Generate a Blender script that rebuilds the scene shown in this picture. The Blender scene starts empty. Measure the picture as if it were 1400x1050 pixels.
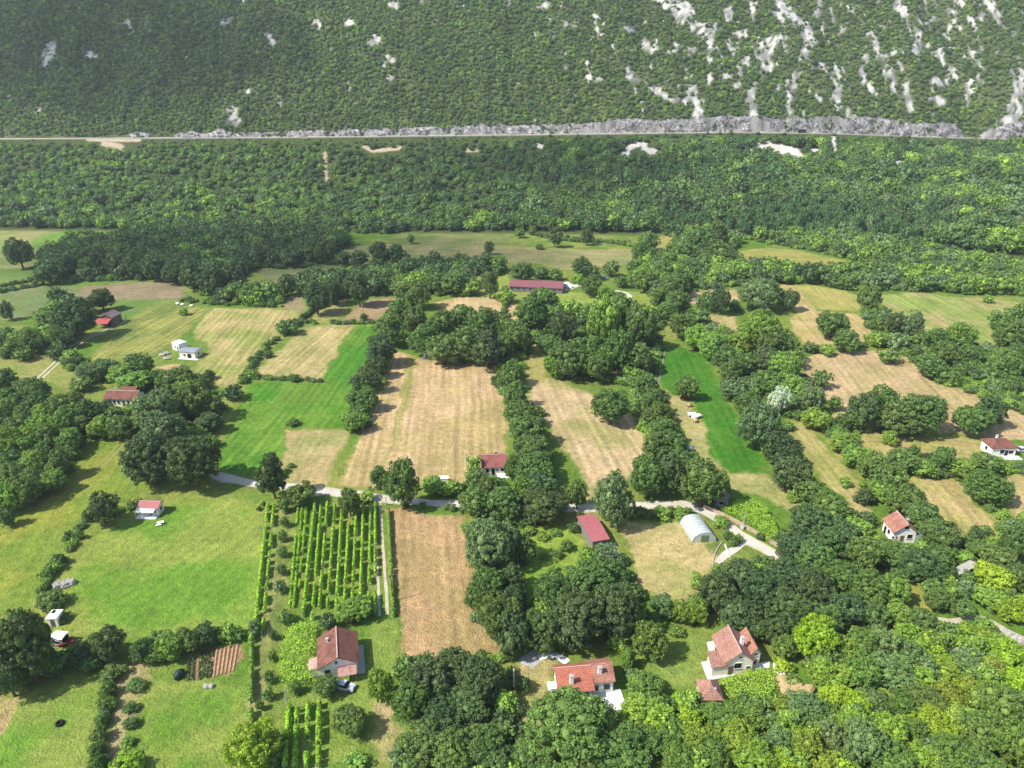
import bpy, math, random
import numpy as np
from mathutils import Vector, Matrix

sc = bpy.context.scene
col = sc.collection
R = math.radians

# ------------------------------------------------------------------ camera, world, sun
CAM_H, PITCH, FPX = 110.0, 24.5, 972.0
HAZE = 0.00012
cd = bpy.data.cameras.new("camera"); cam = bpy.data.objects.new("camera", cd); col.objects.link(cam)
cd.sensor_width = 36.0; cd.lens = FPX/1400*36.0; cd.clip_start = 1.0; cd.clip_end = 6000
cam.location = (0, 0, CAM_H); cam.rotation_euler = (R(90-PITCH), 0, 0)
sc.camera = cam

SUN_EL, SUN_AZ = 48.0, 247.0          # azimuth clockwise from +Y (north = view direction)
w = bpy.data.worlds.new("World"); sc.world = w; w.use_nodes = True
nt = w.node_tree; bg = nt.nodes["Background"]
sky = nt.nodes.new("ShaderNodeTexSky"); sky.sky_type = 'NISHITA'; sky.sun_disc = False
sky.sun_elevation = R(SUN_EL); sky.sun_rotation = R(SUN_AZ)
nt.links.new(sky.outputs[0], bg.inputs[0]); bg.inputs[1].default_value = 0.145
sd_ = bpy.data.lights.new("sun", 'SUN'); sd_.energy = 5.0; sd_.angle = R(0.55); sd_.color = (1, .955, .88)
sun = bpy.data.objects.new("sun", sd_); col.objects.link(sun)
sdir = Vector((math.sin(R(SUN_AZ))*math.cos(R(SUN_EL)), math.cos(R(SUN_AZ))*math.cos(R(SUN_EL)), math.sin(R(SUN_EL))))
sun.rotation_euler = sdir.to_track_quat('Z', 'Y').to_euler(); sun.location = (-300, 0, 400)
sc.view_settings.view_transform = 'Standard'; sc.view_settings.look = 'None'
sc.view_settings.exposure = 0.55; sc.view_settings.gamma = 1
try:
    sc.cycles.max_bounces = 5; sc.cycles.diffuse_bounces = 3; sc.cycles.transparent_max_bounces = 8
    sc.cycles.volume_bounces = 0
except Exception: pass

# ------------------------------------------------------------------ projection and noise helpers
ct, st = math.cos(R(PITCH)), math.sin(R(PITCH))
def ray(px, py):
    a = (np.asarray(px, float)-700)/FPX; b = (np.asarray(py, float)-525)/FPX
    return a, ct - b*st, -st - b*ct
def G(px, py, z=0.0):
    dx, dy, dz = ray(px, py); t = (z-CAM_H)/dz
    return dx*t, dy*t
def proj(x, y, z):
    zc = y*ct - (z-CAM_H)*st; yc = -(y*st + (z-CAM_H)*ct)
    return 700+FPX*x/zc, 525+FPX*yc/zc, zc
def hash2(ix, iy, s):
    n = (ix.astype(np.int64)*374761393 + iy.astype(np.int64)*668265263 + s*1442695) & 0x7fffffff
    n = ((n ^ (n >> 13))*1274126177) & 0x7fffffff
    return ((n ^ (n >> 16)) & 0xffff)/65535.0
def vnoise(x, y, s=0):
    x = np.asarray(x, float); y = np.asarray(y, float)
    ix = np.floor(x); iy = np.floor(y); fx = x-ix; fy = y-iy
    fx = fx*fx*(3-2*fx); fy = fy*fy*(3-2*fy)
    a = hash2(ix, iy, s); b = hash2(ix+1, iy, s); c = hash2(ix, iy+1, s); d = hash2(ix+1, iy+1, s)
    return (a+(b-a)*fx)*(1-fy) + (c+(d-c)*fx)*fy
def fbm(x, y, s=0, o=4):
    t = 0; a = .5; n = 0
    for k in range(o):
        t = t + a*vnoise(x*2**k, y*2**k, s+k*17); n += a; a *= .5
    return t/n
def sstep(a, b, x):
    t = np.clip((x-a)/(b-a), 0, 1); return t*t*(3-2*t)
def s2l(c):
    c = np.asarray(c, float)/255.0
    return np.where(c <= .04045, c/12.92, ((c+.055)/1.055)**2.4)
K_ALB = 0.68
def alb(c): return s2l(c)*K_ALB
def poly_sd(x, y, P):
    """signed distance, positive inside"""
    P = np.asarray(P, float); n = len(P)
    d = np.full(x.shape, 1e18); ins = np.zeros(x.shape, bool)
    for i in range(n):
        ax, ay = P[i]; bx, by = P[(i+1) % n]
        ex, ey = bx-ax, by-ay; wx = x-ax; wy = y-ay
        t = np.clip((wx*ex+wy*ey)/(ex*ex+ey*ey+1e-12), 0, 1)
        d = np.minimum(d, (wx-t*ex)**2 + (wy-t*ey)**2)
        c = (ay > y) != (by > y)
        ins ^= c & (x < ex*(y-ay)/((by-ay) if by != ay else 1e-12) + ax)
    d = np.sqrt(d); return np.where(ins, d, -d)
def seg_d(x, y, x0, y0, x1, y1):
    ex, ey = x1-x0, y1-y0; t = np.clip(((x-x0)*ex+(y-y0)*ey)/(ex*ex+ey*ey+1e-9), 0, 1)
    return np.hypot(x-x0-t*ex, y-y0-t*ey)
def PG(pts): return np.array([G(a, b) for a, b in pts])

# ------------------------------------------------------------------ relief
Y_ROAD = 686.0
_rx = (np.array([-200, 0, 400, 700, 1000, 1130, 1250, 1400, 1600])-700)*654/FPX
_rz = 47-(np.array([192, 190, 188, 185, 181.5, 183, 187, 191, 194])-185)*.68
def zroad(x): return np.interp(x, _rx, _rz)
_cx = (np.array([-300, 0, 165, 178, 250, 280, 300, 330, 440, 500, 620, 680, 740, 840, 960, 1040, 1100, 1200, 1250, 1310, 1325, 1345, 1360, 1400, 1500])-700)*654/FPX
_ch = np.array([1, 1, 1, 3.2, 3.8, 3.2, 7, 3, 6, 5.5, 7, 9, 8, 13, 13, 16, 15, 16, 11, 15, 2, 2, 8, 20, 16])*.80
def zcut(x): return np.interp(x, _cx, _ch) + (vnoise(x/9, x*0, 5)-.5)*2.6+(vnoise(x/34, x*0, 6)-.5)*5*np.clip(np.interp(x, _cx, _ch)/12, 0, 1)
def y_foot(x): return np.interp(x, [-700, -380, -150, 0, 110, 200, 290, 350, 500], [498, 505, 495, 495, 488, 470, 440, 405, 380])
def hz(x, y):
    x = np.asarray(x, float); y = np.asarray(y, float)
    y0 = y_foot(x) + (vnoise(x/60, y*0, 3)-.5)*12; zr = zroad(x)
    t = np.clip((y-y0)/(Y_ROAD-1-y0), 0, 1)
    a = zr*(.45*t+.55*t*t) + (fbm(x/45, y/45, 9)-.5)*9*np.sin(np.pi*t)
    m = y - (Y_ROAD+11)
    rid = (fbm(x/90+y/260, y/220, 21)-.5)*34 + (fbm(x/25, y/60, 33)-.5)*9
    b = zr + zcut(x) + m*.80 + rid*sstep(0, 50, m)
    return np.where(y < Y_ROAD-1, a, np.where(y < Y_ROAD+9, zr, np.where(m < 0, zr+zcut(x)*np.clip((y-Y_ROAD-9)/2, 0, 1), b)))
def HIT(px, py):
    dx, dy, dz = [float(v) for v in ray(px, py)]
    t = 80.0
    while t < 1600:
        if CAM_H+dz*t <= float(hz(dx*t, dy*t)): break
        t += 1.5
    return dx*t, dy*t, float(hz(dx*t, dy*t))

# ------------------------------------------------------------------ objects: naming, mesh building
def tag(o, label=None, cat=None, group=None, kind=None):
    if label: o["label"] = label
    if cat: o["category"] = cat
    if group: o["group"] = group
    if kind: o["kind"] = kind
    return o
def empty(name, loc, rz=0.0, **k):
    o = bpy.data.objects.new(name, None); o.empty_display_size = .5
    o.location = loc; o.rotation_euler = (0, 0, rz); col.objects.link(o); return tag(o, **k)
def np_mesh(name, v, f, mat=None, smooth=False):
    """v (n,3); f (m,k) all faces with k corners"""
    me = bpy.data.meshes.new(name); v = np.asarray(v, np.float32); f = np.asarray(f, np.int32)
    me.vertices.add(len(v)); me.vertices.foreach_set("co", v.ravel())
    me.loops.add(f.size); me.loops.foreach_set("vertex_index", f.ravel())
    me.polygons.add(len(f)); me.polygons.foreach_set("loop_start", np.arange(0, f.size, f.shape[1], dtype=np.int32))
    try: me.polygons.foreach_set("loop_total", np.full(len(f), f.shape[1], np.int32))
    except Exception: pass
    if smooth: me.polygons.foreach_set("use_smooth", np.ones(len(f), bool))
    me.update(calc_edges=True)
    if mat: me.materials.append(mat)
    return me
def link(name, me, parent=None, **k):
    o = bpy.data.objects.new(name, me); col.objects.link(o)
    if parent: o.parent = parent
    return tag(o, **k)
class MB:
    def __init__(s): s.v = []; s.f = []
    def add(s, v, f):
        b = len(s.v); s.v += [tuple(p) for p in v]; s.f += [tuple(i+b for i in q) for q in f]; return s
    def box(s, x0, x1, y0, y1, z0, z1):
        return s.add([(x0,y0,z0),(x1,y0,z0),(x1,y1,z0),(x0,y1,z0),(x0,y0,z1),(x1,y0,z1),(x1,y1,z1),(x0,y1,z1)],
                     [(0,3,2,1),(4,5,6,7),(0,1,5,4),(1,2,6,5),(2,3,7,6),(3,0,4,7)])
    def prism(s, P, z0, z1):
        n = len(P)
        return s.add([(a,b,z0) for a,b in P]+[(a,b,z1) for a,b in P],
                     [tuple(range(n))[::-1], tuple(range(n,2*n))]+[(i,(i+1)%n,n+(i+1)%n,n+i) for i in range(n)])
    def slab(s, quad, t):
        """a roof sheet: polygon (3d points) thickened downward by t"""
        n = len(quad)
        return s.add(list(quad)+[(a,b,c-t) for a,b,c in quad],
                     [tuple(range(n)), tuple(range(n,2*n))[::-1]]+[(i,n+i,n+(i+1)%n,(i+1)%n) for i in range(n)])
    def tube(s, p, q, r0, r1=None, n=8):
        r1 = r0 if r1 is None else r1; p = Vector(p); q = Vector(q); d = (q-p).normalized()
        a = d.orthogonal().normalized(); b = d.cross(a); v = []
        for c, r in ((p, r0), (q, r1)):
            v += [tuple(c+a*math.cos(2*math.pi*i/n)*r+b*math.sin(2*math.pi*i/n)*r) for i in range(n)]
        return s.add(v, [(i,(i+1)%n,n+(i+1)%n,n+i) for i in range(n)]+[tuple(range(n))[::-1], tuple(range(n,2*n))])
    def lump(s, c, r, seed=0, amp=.25, seg=9, rings=6):
        rnd = random.Random(seed); v = []; f = []
        for j in range(rings+1):
            for i in range(seg):
                th = math.pi*j/rings; ph = 2*math.pi*i/seg; k = 1+amp*(rnd.random()*2-1)*math.sin(th)
                v.append((c[0]+r[0]*k*math.sin(th)*math.cos(ph), c[1]+r[1]*k*math.sin(th)*math.sin(ph), c[2]+r[2]*k*math.cos(th)))
        for j in range(rings):
            for i in range(seg): f.append((j*seg+i, (j+1)*seg+i, (j+1)*seg+(i+1)%seg, j*seg+(i+1)%seg))
        return s.add(v, f)
    def build(s, name, mat, parent=None, smooth=False, **k):
        me = bpy.data.meshes.new(name); me.from_pydata(s.v, [], s.f); me.materials.append(mat)
        if smooth: me.polygons.foreach_set("use_smooth", [True]*len(me.polygons))
        me.update(); return link(name, me, parent, **k)

# ------------------------------------------------------------------ materials
def new_mat(name):
    m = bpy.data.materials.new(name); m.use_nodes = True
    return m, m.node_tree, m.node_tree.nodes["Principled BSDF"]
def N(t, kind, **k):
    n = t.nodes.new(kind)
    for a, b in k.items(): setattr(n, a, b)
    return n
def math_n(t, op, a, b=None, c=None):
    n = N(t, "ShaderNodeMath", operation=op)
    for i, v in enumerate((a, b, c)):
        if v is None: continue
        if isinstance(v, (int, float)): n.inputs[i].default_value = v
        else: t.links.new(v, n.inputs[i])
    return n.outputs[0]
def noise_n(t, vec, scale, detail=3, rough=.55):
    n = N(t, "ShaderNodeTexNoise"); n.inputs["Scale"].default_value = scale; n.inputs["Detail"].default_value = detail
    n.inputs["Roughness"].default_value = rough
    if vec: t.links.new(vec, n.inputs["Vector"])
    return n.outputs["Fac"]
def mapr(t, v, a, b, c, d):
    n = N(t, "ShaderNodeMapRange"); t.links.new(v, n.inputs[0])
    for i, q in enumerate((a, b, c, d)): n.inputs[i+1].default_value = q
    return n.outputs[0]
def mixc(t, fac, a, b, mode='MIX'):
    n = N(t, "ShaderNodeMix", data_type='RGBA', blend_type=mode)
    for v, i in ((fac, 0), (a, 6), (b, 7)):
        if isinstance(v, (int, float)): n.inputs[i].default_value = v
        elif isinstance(v, (tuple, list, np.ndarray)): n.inputs[i].default_value = tuple(v)[:3]+(1,)
        else: t.links.new(v, n.inputs[i])
    return n.outputs[2]
def scale_c(t, c, f):
    """colour times a float factor"""
    n = N(t, "ShaderNodeVectorMath", operation='SCALE'); t.links.new(c, n.inputs[0]); t.links.new(f, n.inputs[3]); return n.outputs[0]
def bump(t, b, h, dist, strength=.6):
    n = N(t, "ShaderNodeBump"); n.inputs["Strength"].default_value = strength; n.inputs["Distance"].default_value = dist
    t.links.new(h, n.inputs["Height"]); t.links.new(n.outputs[0], b.inputs["Normal"])
def plain(name, rgb, rough=.7, var=.25, scale=1.2, dirt=None, metallic=0, bumpd=0):
    """painted / weathered surface: base colour with noise, optional dirt colour"""
    m, t, b = new_mat(name); c = tuple(alb(rgb))
    tc = N(t, "ShaderNodeTexCoord").outputs["Object"]
    n = noise_n(t, tc, scale, 5, .6); n2 = noise_n(t, tc, scale*7, 3)
    base = mixc(t, mapr(t, n, .45, .72, 0, 1), c, tuple(alb(dirt)) if dirt is not None else tuple(np.array(c)*.75))
    base = scale_c(t, base, mapr(t, n2, .25, .75, 1-var, 1+var))
    t.links.new(base, b.inputs["Base Color"]); b.inputs["Roughness"].default_value = rough; b.inputs["Metallic"].default_value = metallic
    b.inputs["Specular IOR Level"].default_value = .25
    if bumpd: bump(t, b, n2, bumpd)
    return m
def tiled(name, rgb, dirt, amount=.55):
    """clay tile roof: rows and channels with darker weathered patches (object coordinates)"""
    m, t, b = new_mat(name); tc = N(t, "ShaderNodeTexCoord").outputs["Object"]
    br = N(t, "ShaderNodeTexBrick"); t.links.new(tc, br.inputs["Vector"])
    br.inputs["Scale"].default_value = 1.0; br.inputs["Mortar Size"].default_value = .035; br.inputs["Brick Width"].default_value = .28; br.inputs["Row Height"].default_value = .36
    c = np.array(alb(rgb)); d = np.array(alb(dirt))
    br.inputs["Color1"].default_value = tuple(c*1.18)+(1,); br.inputs["Color2"].default_value = tuple(c*.86)+(1,); br.inputs["Mortar"].default_value = tuple(c*.5)+(1,)
    n = noise_n(t, tc, .45, 6, .62); n2 = noise_n(t, tc, 3.0, 3)
    f = mapr(t, n, .62-.22*amount, .72-.1*amount, 0, .85)
    cc = mixc(t, f, br.outputs["Color"], tuple(d)); cc = scale_c(t, cc, mapr(t, n2, .3, .7, .78, 1.2))
    t.links.new(cc, b.inputs["Base Color"]); b.inputs["Roughness"].default_value = .85; b.inputs["Specular IOR Level"].default_value = .2
    bump(t, b, br.outputs["Fac"], -.04, .5)
    return m
def leaf_mat(name, instanced, inner=False):
    m, t, b = new_mat(name)
    if instanced:
        a = N(t, "ShaderNodeAttribute", attribute_type='INSTANCER', attribute_name="tint"); cc = a.outputs["Color"]
        rnd = N(t, "ShaderNodeObjectInfo").outputs["Random"]
    else:
        oi = N(t, "ShaderNodeObjectInfo"); cc = oi.outputs["Color"]; rnd = oi.outputs["Random"]
    geo = N(t, "ShaderNodeNewGeometry")
    isl = geo.outputs["Random Per Island"]
    tc = N(t, "ShaderNodeTexCoord").outputs["Object"]
    n = noise_n(t, tc, 2.2, 3)
    f = math_n(t, 'MULTIPLY', 1.0 if inner else mapr(t, isl, 0, 1, .60, 1.45), mapr(t, n, .3, .7, .72, 1.3))
    c2 = scale_c(t, cc, f)
    # some leaf clusters are yellower
    yel = mixc(t, mapr(t, n, .5, .75, 0, .55), c2, (1.22, 1.10, .70), 'MULTIPLY')
    t.links.new(yel, b.inputs["Base Color"]); b.inputs["Roughness"].default_value = .55; b.inputs["Specular IOR Level"].default_value = .28
    tr = N(t, "ShaderNodeBsdfTranslucent"); t.links.new(mixc(t, 1.0, yel, (1.2, 1.25, .6), 'MULTIPLY'), tr.inputs[0])
    mx = N(t, "ShaderNodeMixShader"); mx.inputs[0].default_value = .22
    out = t.nodes["Material Output"]; t.links.new(b.outputs[0], mx.inputs[1]); t.links.new(tr.outputs[0], mx.inputs[2]); t.links.new(mx.outputs[0], out.inputs[0])
    return m
def ground_mat():
    m, t, b = new_mat("ground_cover")
    c = N(t, "ShaderNodeAttribute", attribute_name="col").outputs["Color"]
    uv = N(t, "ShaderNodeAttribute", attribute_name="fuv").outputs["Vector"]
    sp = N(t, "ShaderNodeSeparateXYZ"); t.links.new(uv, sp.inputs[0]); u, v, s = sp.outputs
    geo = N(t, "ShaderNodeNewGeometry").outputs["Position"]
    cm = N(t, "ShaderNodeCombineXYZ"); t.links.new(u, cm.inputs[0]); t.links.new(math_n(t, 'MULTIPLY', v, .045), cm.inputs[1])
    n1 = noise_n(t, cm.outputs[0], .42, 4, .6)        # streaks along the working direction
    wob = noise_n(t, geo, .03, 2)
    wv = math_n(t, 'SINE', math_n(t, 'ADD', math_n(t, 'MULTIPLY', u, 2.35), math_n(t, 'MULTIPLY', wob, 6.0)))
    st_ = math_n(t, 'ADD', math_n(t, 'MULTIPLY', math_n(t, 'SUBTRACT', n1, .5), 2.5), math_n(t, 'MULTIPLY', wv, .16))
    f1 = math_n(t, 'ADD', 1.0, math_n(t, 'MULTIPLY', st_, s))
    a = noise_n(t, geo, .09, 4, .65); d = noise_n(t, geo, .55, 4, .7); e = noise_n(t, geo, 2.2, 2, .6)
    f2 = math_n(t, 'MULTIPLY', mapr(t, a, .3, .7, .84, 1.16), math_n(t, 'MULTIPLY', mapr(t, d, .28, .72, .70, 1.30), mapr(t, e, .25, .75, .82, 1.18)))
    cc = scale_c(t, c, math_n(t, 'MULTIPLY', f1, f2))
    cc = mixc(t, mapr(t, d, .42, .72, 0, .35), cc, (1.22, .98, .80), 'MULTIPLY')
    cc = mixc(t, mapr(t, a, .60, .38, 0, .30), cc, (.84, 1.03, .78), 'MULTIPLY')
    t.links.new(cc, b.inputs["Base Color"]); b.inputs["Roughness"].default_value = .95; b.inputs["Specular IOR Level"].default_value = .1
    bump(t, b, math_n(t, 'ADD', e, math_n(t, 'MULTIPLY', d, 2.0)), .35, .7)
    return m
def rock_mat(name, bright=1.0):
    m, t, b = new_mat(name); geo = N(t, "ShaderNodeNewGeometry").outputs["Position"]
    n = noise_n(t, geo, .16, 6, .7); k = noise_n(t, geo, .8, 5, .7)
    cc = mixc(t, mapr(t, n, .4, .65, 0, 1), tuple(alb((206, 200, 196))*bright), tuple(alb((124, 118, 124))*bright))
    cr = noise_n(t, geo, .45, 6, .75); cc = scale_c(t, cc, mapr(t, cr, .40, .54, .30, 1.15))
    cc = mixc(t, mapr(t, k, .64, .72, 0, .7), cc, tuple(alb((96, 104, 78))))
    t.links.new(cc, b.inputs["Base Color"]); b.inputs["Roughness"].default_value = .9; bump(t, b, k, .9, .8)
    return m
M = {}
M['ground'] = ground_mat(); M['leaf'] = leaf_mat("foliage", False); M['leafi'] = leaf_mat("woodland_foliage", True); M['leafc'] = leaf_mat("inner_foliage", False, True); M['leafic'] = leaf_mat("inner_woodland_foliage", True, True)
M['bark'] = plain("bark", (112, 96, 78), .9, .3, 4)
M['rock'] = rock_mat("limestone")
M['white'] = plain("white_plaster", (284, 280, 272), .8, .05, .8, (262, 256, 246))
M['cream'] = plain("cream_plaster", (272, 262, 236), .8, .05, .8, (250, 238, 212))
M['grey'] = plain("grey_render", (150, 146, 142), .85, .15, 1, (120, 116, 112))
M['concrete'] = plain("concrete", (205, 202, 196), .85, .12, 1.1, (172, 168, 160))
M['paleconc'] = plain("pale_paving", (270, 270, 266), .7, .05, .6, (222, 222, 220))
M['glass'] = plain("dark_glass", (40, 44, 50), .15, .2, 2)
M['dark'] = plain("dark_opening", (36, 34, 34), .8, .2, 2)
M['wood'] = plain("weathered_wood", (128, 112, 96), .85, .25, 2, (92, 80, 70))
M['steel'] = plain("galvanised_sheet", (186, 194, 204), .45, .1, 1.2, (160, 168, 178), .3)
M['polythene'] = plain("white_film", (212, 220, 214), .45, .06, .5, (190, 200, 190))
M['asphalt'] = plain("sunbleached_road", (226, 218, 202), .9, .12, .25, (200, 190, 168))
M['gravel'] = plain("dirt_track", (214, 204, 178), .95, .2, .8, (180, 166, 132))
M['stone'] = plain("rubble_stone", (200, 194, 184), .9, .25, 2.5, (150, 145, 136))
M['tyre'] = plain("black_rubber", (30, 30, 32), .8, .2, 3)
M['redpaint'] = plain("red_paint", (150, 58, 56), .6, .15, 2)
M['carwhite'] = plain("white_car_paint", (225, 230, 238), .25, .04, 1)
M['cardark'] = plain("dark_car_paint", (52, 58, 66), .3, .1, 1)
M['tarp'] = plain("green_tarpaulin", (44, 66, 58), .6, .2, 2)
M['hay'] = plain("hay", (206, 176, 128), .95, .3, 3)
M['straw'] = plain("dry_grass", (205, 180, 128), .95, .3, 2)
M['red_tile'] = tiled("red_clay_tile", (214, 132, 108), (160, 92, 76), .2)
M['stained_tile'] = tiled("stained_red_tile", (186, 116, 108), (138, 84, 86), .8)
M['pink_tile'] = tiled("faded_pink_tile", (200, 150, 132), (160, 106, 92), .5)
M['brown_tile'] = tiled("old_brown_tile", (160, 108, 92), (96, 72, 66), .6)
M['orange_tile'] = tiled("orange_clay_tile", (204, 146, 122), (154, 106, 92), .6)
M['maroon'] = plain("maroon_sheet_roof", (156, 100, 106), .6, .08, .5, (140, 92, 96))
M['salmon'] = plain("salmon_sheet_roof", (192, 114, 116), .6, .08, .6, (176, 104, 106))
M['ridge'] = plain("ridge_tile", (222, 186, 172), .8, .12, 2)

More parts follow.
